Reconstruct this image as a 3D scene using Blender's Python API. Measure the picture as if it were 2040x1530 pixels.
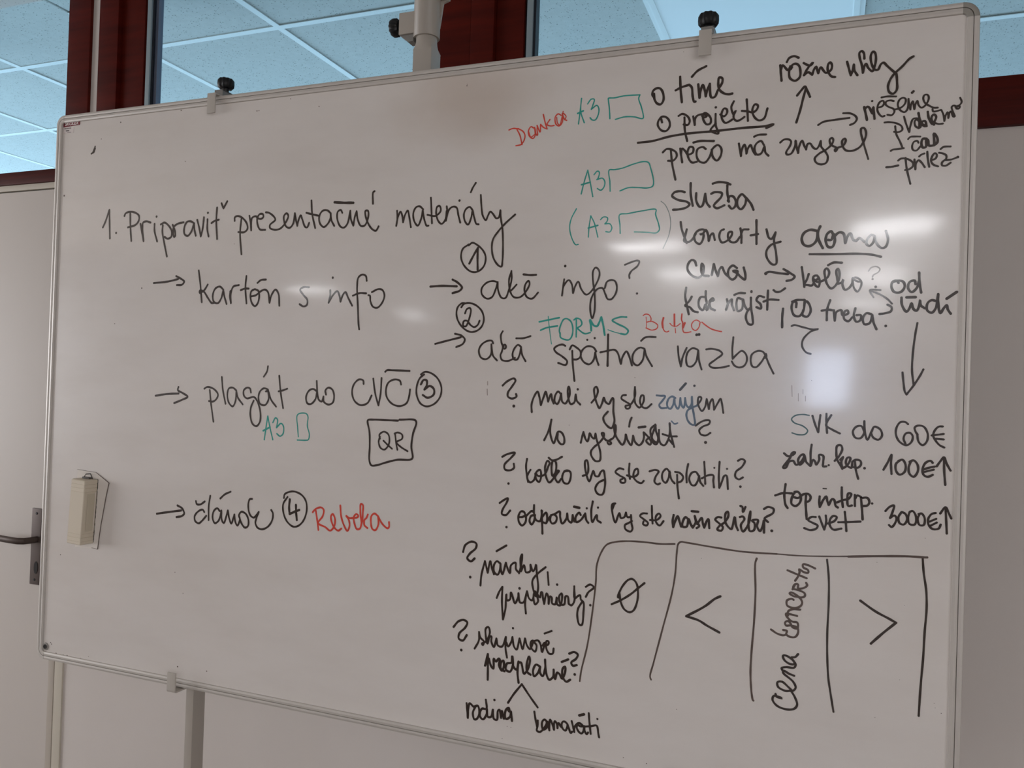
import bpy, bmesh, math, random
from mathutils import Vector, Matrix
random.seed(7)
for o in list(bpy.data.objects): bpy.data.objects.remove(o)
S = bpy.context.scene
COL = S.collection

# ---------------------------------------------------------------- camera
CAM = Vector((1.61101633, -1.30716671, 1.52063594))
R = [[0.93205653, 0.36082604, 0.03279028], [0.02701707, 0.02103401, -0.99941365], [-0.36130418, 0.93239591, 0.00985642]]
cd = bpy.data.cameras.new('camera'); cam = bpy.data.objects.new('camera', cd); COL.objects.link(cam)
rx, dn, fw = Vector(R[0]), Vector(R[1]), Vector(R[2])
M = Matrix((( rx.x, -dn.x, -fw.x, CAM.x), (rx.y, -dn.y, -fw.y, CAM.y), (rx.z, -dn.z, -fw.z, CAM.z), (0, 0, 0, 1)))
cam.matrix_world = M
cd.sensor_width = 36.0; cd.lens = 36.0 * 1620.0 / 2040.0; cd.clip_start = 0.02
S.camera = cam
# ---------------------------------------------------------------- look
S.view_settings.view_transform = 'Standard'; S.view_settings.look = 'None'
S.view_settings.gamma = 1.0; S.view_settings.use_curve_mapping = False
S.view_settings.exposure = -0.10
W = bpy.data.worlds.new('world'); S.world = W; W.use_nodes = True
W.node_tree.nodes['Background'].inputs[0].default_value = (0.75, 0.86, 1.0, 1)
W.node_tree.nodes['Background'].inputs[1].default_value = 0.3

def area(name, loc, rot, sx, sy, power, col):
    l = bpy.data.lights.new(name, 'AREA'); l.shape = 'RECTANGLE'; l.size = sx; l.size_y = sy
    l.energy = power; l.color = col
    o = bpy.data.objects.new(name, l); COL.objects.link(o); o.location = loc; o.rotation_euler = rot
    return o
# daylight through the room's window wall on the left; the right-hand area light is added to balance it
area('daylight_left', (-5.85, -2.35, 1.6), (0, -math.pi/2, 0), 1.7, 3.5, 190, (0.93, 0.95, 1.0))
area('fill_right', (5.85, -6.0, 1.6), (0, math.pi/2, 0), 1.7, 6.0, 110, (0.93, 0.95, 1.0))
# daylight in the corridor behind the glazing
area('daylight_corridor_side', (-6.9, 2.4, 1.5), (0, -math.pi/2, 0), 2.0, 3.2, 480, (0.51, 0.74, 0.97))
area('daylight_corridor_far', (-0.5, 4.25, 1.3), (-math.pi/2 - 0.5, 0, 0), 8.0, 1.6, 190, (0.51, 0.74, 0.97))

# ---------------------------------------------------------------- materials
MATS = {}
def srgb(r, g, b):
    f = lambda c: (c/255/12.92) if c/255 <= .04045 else ((c/255+.055)/1.055)**2.4
    return (f(r), f(g), f(b), 1)
def mat(name, col, rough=.5, metal=0., spec=.5, coat=0., coat_rough=.1, noise=None, bump=None, emit=None):
    if name in MATS: return MATS[name]
    m = bpy.data.materials.new(name); m.use_nodes = True; nt = m.node_tree; p = nt.nodes['Principled BSDF']
    p.inputs['Base Color'].default_value = col; p.inputs['Roughness'].default_value = rough
    p.inputs['Metallic'].default_value = metal; p.inputs['Specular IOR Level'].default_value = spec
    p.inputs['Coat Weight'].default_value = coat; p.inputs['Coat Roughness'].default_value = coat_rough
    tc = nt.nodes.new('ShaderNodeTexCoord')
    if noise:
        sc, amt, col2 = noise[:3]
        mp = nt.nodes.new('ShaderNodeMapping'); mp.inputs['Scale'].default_value = noise[3] if len(noise) > 3 else (1, 1, 1)
        n = nt.nodes.new('ShaderNodeTexNoise'); n.inputs['Scale'].default_value = sc; n.inputs['Detail'].default_value = 5
        r = nt.nodes.new('ShaderNodeMapRange'); r.inputs['From Min'].default_value = .3; r.inputs['From Max'].default_value = .75
        r.inputs['To Max'].default_value = amt
        mx = nt.nodes.new('ShaderNodeMix'); mx.data_type = 'RGBA'; mx.inputs['A'].default_value = col; mx.inputs['B'].default_value = col2
        L = nt.links.new
        L(tc.outputs['Object'], mp.inputs['Vector']); L(mp.outputs[0], n.inputs['Vector']); L(n.outputs['Fac'], r.inputs['Value'])
        L(r.outputs[0], mx.inputs['Factor']); L(mx.outputs['Result'], p.inputs['Base Color'])
    if bump:
        n = nt.nodes.new('ShaderNodeTexNoise'); n.inputs['Scale'].default_value = bump[0]; n.inputs['Detail'].default_value = 2
        b = nt.nodes.new('ShaderNodeBump'); b.inputs['Strength'].default_value = bump[1]; b.inputs['Distance'].default_value = bump[2]
        nt.links.new(tc.outputs['Object'], n.inputs['Vector']); nt.links.new(n.outputs['Fac'], b.inputs['Height'])
        nt.links.new(b.outputs[0], p.inputs['Normal']); nt.links.new(b.outputs[0], p.inputs['Coat Normal'])
    if emit:
        p.inputs['Emission Color'].default_value = emit[0]; p.inputs['Emission Strength'].default_value = emit[1]
    MATS[name] = m
    return m
m_wall = mat('painted_wall', srgb(216, 208, 202), .75, noise=(3., .35, srgb(206, 197, 190)), bump=(180., .08, .002))
m_ceilroom = mat('room_ceiling', srgb(200, 190, 178), .9)
m_floor = mat('floor_lino', srgb(120, 108, 96), .45, noise=(6., .5, srgb(100, 90, 80)))
m_door = mat('door_laminate', srgb(214, 206, 199), .5, noise=(2., .3, srgb(206, 197, 189)))
m_trim = mat('trim_beige', srgb(205, 197, 182), .55)
m_wood = mat('mahogany_stain', srgb(88, 22, 12), .45, spec=.12, noise=(5., .7, srgb(52, 12, 9), (1, 1, 9)), bump=(60., .15, .001))
m_wood_h = mat('mahogany_stain_rail', srgb(82, 20, 12), .45, spec=.12, noise=(5., .7, srgb(48, 11, 8), (1, 1, 20)), bump=(60., .15, .001))
m_bead = mat('glazing_bead', srgb(150, 165, 172), .4, .3)
m_seal = mat('glazing_seal', srgb(24, 30, 42), .5)
m_alu = mat('anodised_aluminium', srgb(206, 200, 193), .45, .25, noise=(40., .25, srgb(192, 186, 180)))
m_cap = mat('corner_plastic', srgb(150, 146, 138), .5)
m_gap = mat('dark_gap', srgb(36, 32, 31), .8)
m_steelp = mat('powder_coated_steel', srgb(178, 170, 160), .42, noise=(20., .2, srgb(166, 158, 150)))
m_clamp = mat('clamp_steel', srgb(190, 183, 174), .4)
m_black = mat('black_plastic', srgb(20, 20, 22), .45, spec=.4)
m_rawsteel = mat('raw_steel', srgb(140, 138, 134), .4, .2)
m_bronze = mat('bronzed_metal', srgb(88, 76, 71), .5, .5)
m_erase = mat('cream_plastic', srgb(218, 206, 186), .45, spec=.4)
m_erase2 = mat('grimy_felt', srgb(60, 54, 48), .9)
m_sheet = mat('wipe_cloth', srgb(230, 223, 215), .85, noise=(60., .25, srgb(214, 206, 196)))
m_red = mat('label_maroon', srgb(120, 22, 40), .4)
m_paper = mat('label_white', srgb(235, 225, 222), .5)
m_patch = mat('clear_label_film', srgb(229, 219, 215), .4)
m_print = mat('label_grey_print', srgb(96, 84, 84), .6)
m_diff = mat('lamp_diffuser_faint_glow', srgb(238, 240, 240), .6, emit=(srgb(200, 225, 240), .08))  # unlit panel given a faint glow so it reads brighter than the tiles
m_tbar = mat('ceiling_grid_white', srgb(240, 242, 240), .6)
m_lamp = mat('lit_diffuser', srgb(240, 240, 235), .6, emit=((0.97, 0.97, 1.0, 1), 20.0))
m_sky = mat('window_light', srgb(200, 215, 240), .6, emit=((0.66, 0.77, 1.0, 1), 12.0))
m_sky2 = mat('window_light_dim', srgb(160, 180, 200), .6, emit=((0.5, 0.66, 0.85, 1), 1.4))

# speckled mineral fibre tile
def tile_mat():
    m = bpy.data.materials.new('mineral_fibre_tile'); m.use_nodes = True; nt = m.node_tree; p = nt.nodes['Principled BSDF']
    p.inputs['Roughness'].default_value = .9; L = nt.links.new
    g = nt.nodes.new('ShaderNodeNewGeometry')
    mp = nt.nodes.new('ShaderNodeMapping'); L(g.outputs['Position'], mp.inputs['Vector']); mp.inputs['Scale'].default_value = (1, 1.0, 1)
    v = nt.nodes.new('ShaderNodeTexVoronoi'); v.inputs['Scale'].default_value = 120; L(mp.outputs[0], v.inputs['Vector'])
    n = nt.nodes.new('ShaderNodeTexNoise'); n.inputs['Scale'].default_value = 320; L(mp.outputs[0], n.inputs['Vector'])
    ad = nt.nodes.new('ShaderNodeMath'); ad.operation = 'MULTIPLY_ADD'; L(n.outputs['Fac'], ad.inputs[0]); ad.inputs[1].default_value = .30; L(v.outputs['Distance'], ad.inputs[2])
    # only some cells carry a hole
    sp = nt.nodes.new('ShaderNodeSeparateColor'); L(v.outputs['Color'], sp.inputs[0])
    mr0 = nt.nodes.new('ShaderNodeMapRange'); L(sp.outputs[0], mr0.inputs['Value']); mr0.inputs['To Min'].default_value = .15; mr0.inputs['To Max'].default_value = .41
    sb = nt.nodes.new('ShaderNodeMath'); sb.operation = 'SUBTRACT'; L(ad.outputs[0], sb.inputs[0]); L(mr0.outputs[0], sb.inputs[1])
    mr = nt.nodes.new('ShaderNodeMapRange'); L(sb.outputs[0], mr.inputs['Value']); mr.inputs['From Min'].default_value = -.04; mr.inputs['From Max'].default_value = .05
    mx = nt.nodes.new('ShaderNodeMix'); mx.data_type = 'RGBA'; L(mr.outputs[0], mx.inputs['Factor'])
    mx.inputs['A'].default_value = srgb(112, 114, 112); mx.inputs['B'].default_value = srgb(206, 208, 204)
    n2 = nt.nodes.new('ShaderNodeTexNoise'); n2.inputs['Scale'].default_value = 38; n2.inputs['Detail'].default_value = 6; L(mp.outputs[0], n2.inputs['Vector'])
    mr2 = nt.nodes.new('ShaderNodeMapRange'); L(n2.outputs['Fac'], mr2.inputs['Value']); mr2.inputs['From Min'].default_value = .35; mr2.inputs['From Max'].default_value = .7
    mr2.inputs['To Min'].default_value = .93; mr2.inputs['To Max'].default_value = 1.0
    m2 = nt.nodes.new('ShaderNodeMix'); m2.data_type = 'RGBA'; m2.blend_type = 'MULTIPLY'; m2.inputs['Factor'].default_value = 1
    L(mx.outputs['Result'], m2.inputs['A']); L(mr2.outputs[0], m2.inputs['B']); L(m2.outputs['Result'], p.inputs['Base Color'])
    return m
m_tile = tile_mat()
def glass_mat():
    m = bpy.data.materials.new('window_glass'); m.use_nodes = True; nt = m.node_tree; nt.nodes.clear(); L = nt.links.new
    o = nt.nodes.new('ShaderNodeOutputMaterial'); t = nt.nodes.new('ShaderNodeBsdfTransparent'); t.inputs[0].default_value = (.86, .95, .98, 1)  # bluish tint carries the colour of the corridor light
    g = nt.nodes.new('ShaderNodeBsdfGlossy'); g.inputs['Roughness'].default_value = .02
    f = nt.nodes.new('ShaderNodeLayerWeight'); w = nt.nodes.new('ShaderNodeMath'); w.operation = 'POWER'; w.inputs[1].default_value = 5
    k = nt.nodes.new('ShaderNodeMath'); k.operation = 'MULTIPLY_ADD'; k.inputs[1].default_value = .9; k.inputs[2].default_value = .03
    L(f.outputs['Facing'], w.inputs[0]); L(w.outputs[0], k.inputs[0])
    x = nt.nodes.new('ShaderNodeMixShader'); L(k.outputs[0], x.inputs[0]); L(t.outputs[0], x.inputs[1]); L(g.outputs[0], x.inputs[2]); L(x.outputs[0], o.inputs[0])
    return m
m_glass = glass_mat()
# glossy lacquered writing surface, faint wiping haze and ghosting
def board_mat():
    m = bpy.data.materials.new('whiteboard_enamel'); m.use_nodes = True; nt = m.node_tree; p = nt.nodes['Principled BSDF']; L = nt.links.new
    p.inputs['Roughness'].default_value = BR; p.inputs['Specular IOR Level'].default_value = 1.0
    p.inputs['Coat Weight'].default_value = 1.0; p.inputs['Coat IOR'].default_value = 1.45
    g = nt.nodes.new('ShaderNodeNewGeometry')
    mp = nt.nodes.new('ShaderNodeMapping'); mp.inputs['Scale'].default_value = (1.6, 1, 5.0); L(g.outputs['Position'], mp.inputs['Vector'])
    n = nt.nodes.new('ShaderNodeTexNoise'); n.inputs['Scale'].default_value = 2.2; n.inputs['Detail'].default_value = 6; n.inputs['Roughness'].default_value = .6; L(mp.outputs[0], n.inputs['Vector'])
    mr = nt.nodes.new('ShaderNodeMapRange'); mr.inputs['From Min'].default_value = .4; mr.inputs['From Max'].default_value = .8; L(n.outputs['Fac'], mr.inputs['Value'])
    mx = nt.nodes.new('ShaderNodeMix'); mx.data_type = 'RGBA'; mx.inputs['A'].default_value = srgb(232, 226, 221); mx.inputs['B'].default_value = srgb(224, 217, 211)
    L(mr.outputs[0], mx.inputs['Factor'])
    # warm brown patch near the top, at X .95 Z 2.02
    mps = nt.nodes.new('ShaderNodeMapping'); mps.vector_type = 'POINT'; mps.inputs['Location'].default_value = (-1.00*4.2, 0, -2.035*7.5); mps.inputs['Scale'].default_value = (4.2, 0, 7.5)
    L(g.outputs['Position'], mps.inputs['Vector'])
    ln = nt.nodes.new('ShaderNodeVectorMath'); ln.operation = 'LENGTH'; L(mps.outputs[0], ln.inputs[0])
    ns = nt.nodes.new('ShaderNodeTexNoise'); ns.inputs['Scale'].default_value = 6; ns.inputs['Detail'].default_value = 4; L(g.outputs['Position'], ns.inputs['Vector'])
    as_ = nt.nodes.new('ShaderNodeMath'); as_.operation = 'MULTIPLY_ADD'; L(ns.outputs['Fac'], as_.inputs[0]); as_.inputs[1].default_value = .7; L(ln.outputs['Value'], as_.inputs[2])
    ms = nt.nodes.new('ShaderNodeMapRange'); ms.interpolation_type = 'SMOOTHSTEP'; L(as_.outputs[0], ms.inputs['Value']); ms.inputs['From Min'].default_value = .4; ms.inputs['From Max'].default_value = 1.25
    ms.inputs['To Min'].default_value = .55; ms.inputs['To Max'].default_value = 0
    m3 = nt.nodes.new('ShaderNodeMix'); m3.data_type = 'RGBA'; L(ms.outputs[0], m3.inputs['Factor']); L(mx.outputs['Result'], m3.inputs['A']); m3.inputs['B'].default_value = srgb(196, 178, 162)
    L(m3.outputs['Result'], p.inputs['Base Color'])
    n3 = nt.nodes.new('ShaderNodeTexNoise'); n3.inputs['Scale'].default_value = 9; n3.inputs['Detail'].default_value = 3; L(mp.outputs[0], n3.inputs['Vector'])
    r3 = nt.nodes.new('ShaderNodeMapRange'); r3.inputs['To Min'].default_value = .05; r3.inputs['To Max'].default_value = .10; L(n3.outputs['Fac'], r3.inputs['Value'])
    L(r3.outputs[0], p.inputs['Coat Roughness'])
    mp2 = nt.nodes.new('ShaderNodeMapping'); mp2.inputs['Scale'].default_value = (1.0, 1, 1.5); L(g.outputs['Position'], mp2.inputs['Vector'])
    n2 = nt.nodes.new('ShaderNodeTexNoise'); n2.inputs['Scale'].default_value = 5; n2.inputs['Detail'].default_value = 0; L(mp2.outputs[0], n2.inputs['Vector'])
    b = nt.nodes.new('ShaderNodeBump'); b.inputs['Strength'].default_value = .12; b.inputs['Distance'].default_value = .01
    L(n2.outputs['Fac'], b.inputs['Height']); L(b.outputs[0], p.inputs['Coat Normal'])
    return m
BR = .20
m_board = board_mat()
def ink(name, col):
    m = mat('ink_' + name, col, .25, coat=1.0, coat_rough=.075, noise=(30., .6, tuple(min(1, c*1.5 + .002) for c in col[:3]) + (1,)))
    return m
INK_COL = {'speck': srgb(96, 84, 78), 'black': srgb(44, 32, 28), 'red': srgb(205, 66, 52), 'teal': srgb(40, 150, 138), 'worn': srgb(84, 70, 64), 'grey': srgb(150, 140, 132),
           'greyteal': srgb(132, 140, 136), 'glare_tint': srgb(120, 112, 108), 'blue_reflection': srgb(84, 100, 118), 'tealblack': srgb(62, 94, 98)}
INKM = {k: ink(k, v) for k, v in INK_COL.items()}

# ---------------------------------------------------------------- helpers
def obj(name, bm, m, parent=None, smooth=False):
    me = bpy.data.meshes.new(name)
    bm.normal_update(); bm.to_mesh(me); bm.free()
    for x in (m if isinstance(m, (list, tuple)) else [m]): me.materials.append(x)
    if smooth:
        for p in me.polygons: p.use_smooth = True
        try: me.set_sharp_from_angle(angle=math.radians(35))
        except Exception: pass
    o = bpy.data.objects.new(name, me); COL.objects.link(o)
    if parent: o.parent = parent
    return o
def thing(name, label, cat, loc=(0, 0, 0), group=None):
    o = bpy.data.objects.new(name, None); COL.objects.link(o); o.location = loc; o.empty_display_size = .05
    o['label'] = label; o['category'] = cat
    if group: o['group'] = group
    return o
def root(name):
    o = bpy.data.objects.new(name, None); COL.objects.link(o); o['kind'] = 'structure'; return o
def add_box(bm, a, b, bev=0., mi=0, seg=2):
    x0, y0, z0 = a; x1, y1, z1 = b
    vs = [bm.verts.new(p) for p in ((x0, y0, z0), (x1, y0, z0), (x1, y1, z0), (x0, y1, z0), (x0, y0, z1), (x1, y0, z1), (x1, y1, z1), (x0, y1, z1))]
    fs = [bm.faces.new([vs[i] for i in f]) for f in ((0, 3, 2, 1), (4, 5, 6, 7), (0, 1, 5, 4), (1, 2, 6, 5), (2, 3, 7, 6), (3, 0, 4, 7))]
    for f in fs: f.material_index = mi
    if bev:
        es = list({e for f in fs for e in f.edges})
        bmesh.ops.bevel(bm, geom=es, offset=bev, segments=seg, affect='EDGES', profile=.7)
def box(name, a, b, m, parent=None, bev=0., smooth=False):
    bm = bmesh.new(); add_box(bm, a, b, bev); return obj(name, bm, m, parent, smooth or bev > 0)
def add_lathe(bm, prof, n, origin, axis='Z', ridge=None, mi=0):
    # prof: list of (r, h); revolve about axis through origin. ridge(angle, r) -> r
    rings = []
    for r, h in prof:
        ring = []
        for i in range(n):
            a = 2*math.pi*i/n; rr = ridge(i, r) if ridge else r
            c, s = rr*math.cos(a), rr*math.sin(a)
            p = {'Z': (c, s, h), 'X': (h, c, s), 'Y': (c, h, s)}[axis]
            ring.append(bm.verts.new((origin[0]+p[0], origin[1]+p[1], origin[2]+p[2])))
        rings.append(ring)
    for a, b in zip(rings, rings[1:]):
        for i in range(n):
            f = bm.faces.new((a[i], a[(i+1) % n], b[(i+1) % n], b[i])); f.material_index = mi
    bm.faces.new(rings[0][::-1]).material_index = mi; bm.faces.new(rings[-1]).material_index = mi
    bmesh.ops.recalc_face_normals(bm, faces=bm.faces)
def sweep(bm, stations, mi=0, cap=True):
    rings = [[bm.verts.new(p) for p in st] for st in stations]
    n = len(rings[0])
    for a, b in zip(rings, rings[1:]):
        for i in range(n - (0 if cap else 1)):
            f = bm.faces.new((a[i], a[(i+1) % n], b[(i+1) % n], b[i])); f.material_index = mi
    if cap:
        bm.faces.new(rings[0]); bm.faces.new(rings[-1][::-1])
    bmesh.ops.recalc_face_normals(bm, faces=bm.faces)
def prism_y(bm, pts, y0, y1, bev=0.):
    a = [bm.verts.new((x, y0, z)) for x, z in pts]; b = [bm.verts.new((x, y1, z)) for x, z in pts]; n = len(pts)
    fs = [bm.faces.new(a), bm.faces.new(b[::-1])] + [bm.faces.new((a[i], b[i], b[(i+1) % n], a[(i+1) % n])) for i in range(n)]
    bmesh.ops.recalc_face_normals(bm, faces=fs)
    if bev: bmesh.ops.bevel(bm, geom=list({e for f in fs for e in f.edges}), offset=bev, segments=2, affect='EDGES')

# ================================================================ room shell
D = .50            # room side face of the partition wall behind the board
CZ = 2.71
X0, X1, Y0, ZT = -6.0, 6.0, -13.0, 2.80
floor_o = box('floor', (X0-1.2, Y0, -.1), (X1, 4.6, 0), m_floor); floor_o['kind'] = 'structure'
o = box('wall_left', (X0-.12, Y0, 0), (X0, D, ZT), m_wall); o['kind'] = 'structure'
o = box('wall_right', (X1, Y0, 0), (X1+.12, 4.6, ZT), m_wall); o['kind'] = 'structure'
o = box('ceiling', (X0, Y0, ZT), (X1, D, ZT+.1), m_ceilroom); o['kind'] = 'structure'
# rear wall of the room (behind the camera) with two window openings that the board mirrors
bm = bmesh.new()
RW = [(1.20, 1.86, 1.52, 2.25), (-1.15, -.55, 1.1, 1.95)]
add_box(bm, (X0, Y0-.12, 0), (-1.15, Y0, ZT)); add_box(bm, (-1.15, Y0-.12, 0), (-.55, Y0, 1.1)); add_box(bm, (-1.15, Y0-.12, 1.95), (-.55, Y0, ZT))
add_box(bm, (-.55, Y0-.12, 0), (1.20, Y0, ZT)); add_box(bm, (1.20, Y0-.12, 0), (1.86, Y0, 1.52)); add_box(bm, (1.20, Y0-.12, 2.25), (1.86, Y0, ZT))
add_box(bm, (1.86, Y0-.12, 0), (X1, Y0, ZT))
o = obj('wall_rear', bm, m_wall); o['kind'] = 'structure'
for k, (a, b, c, d) in enumerate(RW):
    o = box('window_%d' % (4+k), (a, Y0-.10, c), (b, Y0-.08, d), m_sky if k == 0 else m_sky2); o['kind'] = 'structure'

# ---- partition wall
bm = bmesh.new()
add_box(bm, (X0, D, 0), (-1.42, D+.12, 2.85))                      # left of the door
add_box(bm, (-.500, D, 0), (X1, D+.12, 2.066))                      # parapet under the glazing
add_box(bm, (-.480, D, 2.066), (-.445, D+.12, 2.85))                # narrow strip between door transom and glazing
add_box(bm, (-.500, D+.01, 2.066), (-.480, D+.12, 2.12))
add_box(bm, (X0, D, 2.72), (X1, D+.12, 2.85))
o = obj('wall_partition', bm, m_wall); o['kind'] = 'structure'

def frame_rail(parent, a, b, wood=None, bev=.004, name='frame_member'):
    return box(name, a, b, wood or m_wood, parent, bev)
# ---- door with its transom light
door = root('door_1')
box('door_frame', (-.5315, D-.006, 0), (-.4995, D+.03, 2.118), m_trim, door, .003)
box('rebate_gap', (-.5345, D+.004, 0), (-.5315, D+.03, 2.098), m_gap, door)
box('edge_moulding', (-.5580, D-.006, .008), (-.5345, D+.03, 2.097), mat('edge_beige', srgb(190, 180, 168), .5), door, .004)
box('door_head', (-1.42, D-.004, 2.100), (-.5335, D+.03, 2.118), m_trim, door, .002)
lf = box('door_leaf', (-1.39, D-.002, .008), (-.5580, D+.038, 2.097), m_door, door, .006)
frame_rail(door, (-1.42, D-.012, 2.118), (-.50, D+.05, 2.157), m_wood_h, name='transom_rail')
frame_rail(door, (-.570, D-.010, 2.157), (-.480, D+.055, 2.72), name='transom_jamb')
frame_rail(door, (-1.42, D-.010, 2.157), (-1.34, D+.055, 2.72), name='transom_jamb')
box('glazing_seal', (-.575, D+.018, 2.157), (-.570, D+.045, 2.72), m_seal, door)
box('glazing_seal', (-1.34, D+.018, 2.157), (-.575, D+.045, 2.1605), m_seal, door)
box('glass_pane', (-1.34, D+.028, 2.1605), (-.575, D+.034, 2.72), m_glass, door)
# lever handle on a long plate
hd = box('handle_plate', (-.647, D-.008, .886), (-.607, D-.001, 1.118), m_bronze, door, .0015)
bm = bmesh.new(); add_lathe(bm, [(.003, -.0095), (.004, -.008)], 12, (-.627, D, 1.103), 'Y'); obj('plate_screw', bm, m_black, hd)
bm = bmesh.new(); add_lathe(bm, [(.003, -.0095), (.004, -.008)], 12, (-.627, D, .901), 'Y'); obj('plate_screw', bm, m_black, hd)
bm = bmesh.new(); prism_y(bm, [(-.622+.008*math.cos(t), .938+.019*math.sin(t)) for t in [i*math.pi/10 for i in range(20)]], D-.0092, D-.0078); obj('keyhole', bm, m_gap, hd)
bm = bmesh.new()
def tube(bm, pts, r, n=14, rz=None):
    st = []
    for i, p in enumerate(pts):
        p = Vector(p); d = (Vector(pts[min(i+1, len(pts)-1)]) - Vector(pts[max(i-1, 0)])).normalized()
        u = Vector((0, 0, 1)); s = d.cross(u).normalized()
        st.append([tuple(p + s*r*math.cos(2*math.pi*k/n) + u*(rz or r)*math.sin(2*math.pi*k/n)) for k in range(n)])
    sweep(bm, st)
tube(bm, [(-.622, D-.006, 1.024), (-.623, D-.03, 1.024), (-.628, D-.047, 1.024), (-.645, D-.055, 1.024), (-.68, D-.057, 1.025), (-.74, D-.056, 1.0265), (-.775, D-.054, 1.026)], .0075, rz=.0098)
obj('handle_lever', bm, m_bronze, door, True)

# ---- glazed partition above the parapet
def glazed(n, xa, xb, la, lb):
    # la / lb: widths of the left and right stiles (None = open end far away)
    w = root('window_%d' % n)
    frame_rail(w, (xa, D-.012, 2.066), (xb, D+.055, 2.157), m_wood_h, name='bottom_rail')
    frame_rail(w, (xa+la, D-.004, 2.150), (xb-lb, D+.05, 2.166), m_wood_h, .003, 'sill_bead')
    frame_rail(w, (xa, D-.010, 2.157), (xa+la*.46, D+.055, 2.72), name='stile')
    frame_rail(w, (xa+la*.46, D+.004, 2.157), (xa+la, D+.055, 2.72), name='stile')
    frame_rail(w, (xb-lb, D-.008, 2.157), (xb, D+.055, 2.72), name='stile')
    box('glazing_seal', (xa+la, D+.014, 2.166), (xa+la+.006, D+.04, 2.72), m_seal, w)
    box('glazing_bead', (xa+la+.006, D+.006, 2.166), (xa+la+.021, D+.036, 2.72), m_bead, w, .001)
    box('glazing_seal', (xa+la+.021, D+.012, 2.166), (xa+la+.027, D+.036, 2.72), m_seal, w)
    box('glazing_bead', (xa+la+.027, D+.018, 2.166), (xa+la+.037, D+.036, 2.72), mat('bead_dark', srgb(96, 104, 122), .4), w)
    box('glazing_seal', (xb-lb-.004, D+.018, 2.166), (xb-lb, D+.04, 2.72), m_seal, w)
    box('glass_pane', (xa+la+.02, D+.028, 2.166), (xb-lb-.004, D+.034, 2.72), m_glass, w)
    return w
glazed(1, -.445, .775, .165, .105)
w2 = glazed(2, .775, 5.2, .135, .10)
# slimmer bead at the central mullion: remove the wide grey one
for ch in list(w2.children):
    if ch.data.materials[0].name == 'bead_dark': bpy.data.objects.remove(ch)

# ================================================================ corridor beyond the glass
o = box('wall_corridor', (X0-1.2, 4.5, 0), (X1, 4.6, 2.75), m_wall); o['kind'] = 'structure'
o = box('wall_corridor_end', (X0-1.2, D+.12, 0), (X0-1.1, 4.5, 2.75), m_wall); o['kind'] = 'structure'
ceil2 = bpy.data.objects.new('ceiling_corridor', None); COL.objects.link(ceil2); ceil2['kind'] = 'structure'
o = box('slab', (X0-1.2, D+.12, CZ+.06), (X1, 4.6, CZ+.1), m_ceilroom, ceil2)
xs = [-.125 + .6*i for i in range(-10, 10)]; ys = [.915 + .6*i for i in range(0, 7)]
bm = bmesh.new(); add_box(bm, (.004, .004, .0015), (.596, .596, .014), .0015, seg=1)
tile_me = None
for i, x in enumerate(xs):
    for j, y in enumerate([.315]+ys[:-1]):
        if abs(x-1.075) < .01 and j in (1,):
            continue
        if tile_me is None:
            t = obj('ceiling_tile', bm, m_tile, ceil2); tile_me = t.data
        else:
            t = bpy.data.objects.new('ceiling_tile', tile_me); COL.objects.link(t); t.parent = ceil2
        dz = random.uniform(-.0008, .0012)
        t.location = (x, y, CZ+dz); t.rotation_euler = (random.uniform(-.003, .003), random.uniform(-.003, .003), 0)
for x in xs: box('grid_bar', (x-.012, D+.12, CZ-.0015), (x+.012, 4.5, CZ+.001), m_tbar, ceil2)
for y in ys:
    for x in xs[:-1]: box('cross_bar', (x+.012, y-.012, CZ-.0015), (x+.588, y+.012, CZ+.001), m_tbar, ceil2)
lp = thing('ceiling_light', 'square flat ceiling light panel seen through the glass right of centre', 'ceiling light', (1.375, 1.215, CZ))
bm = bmesh.new(); add_box(bm, (-.28, -.28, -.002), (.28, .28, .01)); obj('diffuser', bm, m_diff, lp)
bm = bmesh.new()
for a, b in (((-.297, -.297, -.004), (-.28, .297, .02)), ((.28, -.297, -.004), (.297, .297, .02)), ((-.28, -.297, -.004), (.28, -.28, .02)), ((-.28, .28, -.004), (.28, .297, .02))): add_box(bm, a, b)
obj('light_frame', bm, m_tbar, lp)

LLAB = ['square lit ceiling lamp mirrored just under the bracketed green A3', 'square lit ceiling lamp mirrored beside the word cena', 'square lit ceiling lamp mirrored across the words kde nájsť',
        'square lit ceiling lamp mirrored brightly above the underlined word doma', 'square lit ceiling lamp mirrored beside the word koľko', 'square lit ceiling lamp mirrored above the word treba',
        'square lit ceiling lamp mirrored on the s of kartón s info', 'square lit ceiling lamp mirrored faintly left of the circled 2',
        'square lit ceiling lamp nearest the whiteboard on the right side of the room', 'square lit ceiling lamp second from the whiteboard on the right side of the room']
LK = (ZT-1.5206)/(2.72-1.5206)
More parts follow.
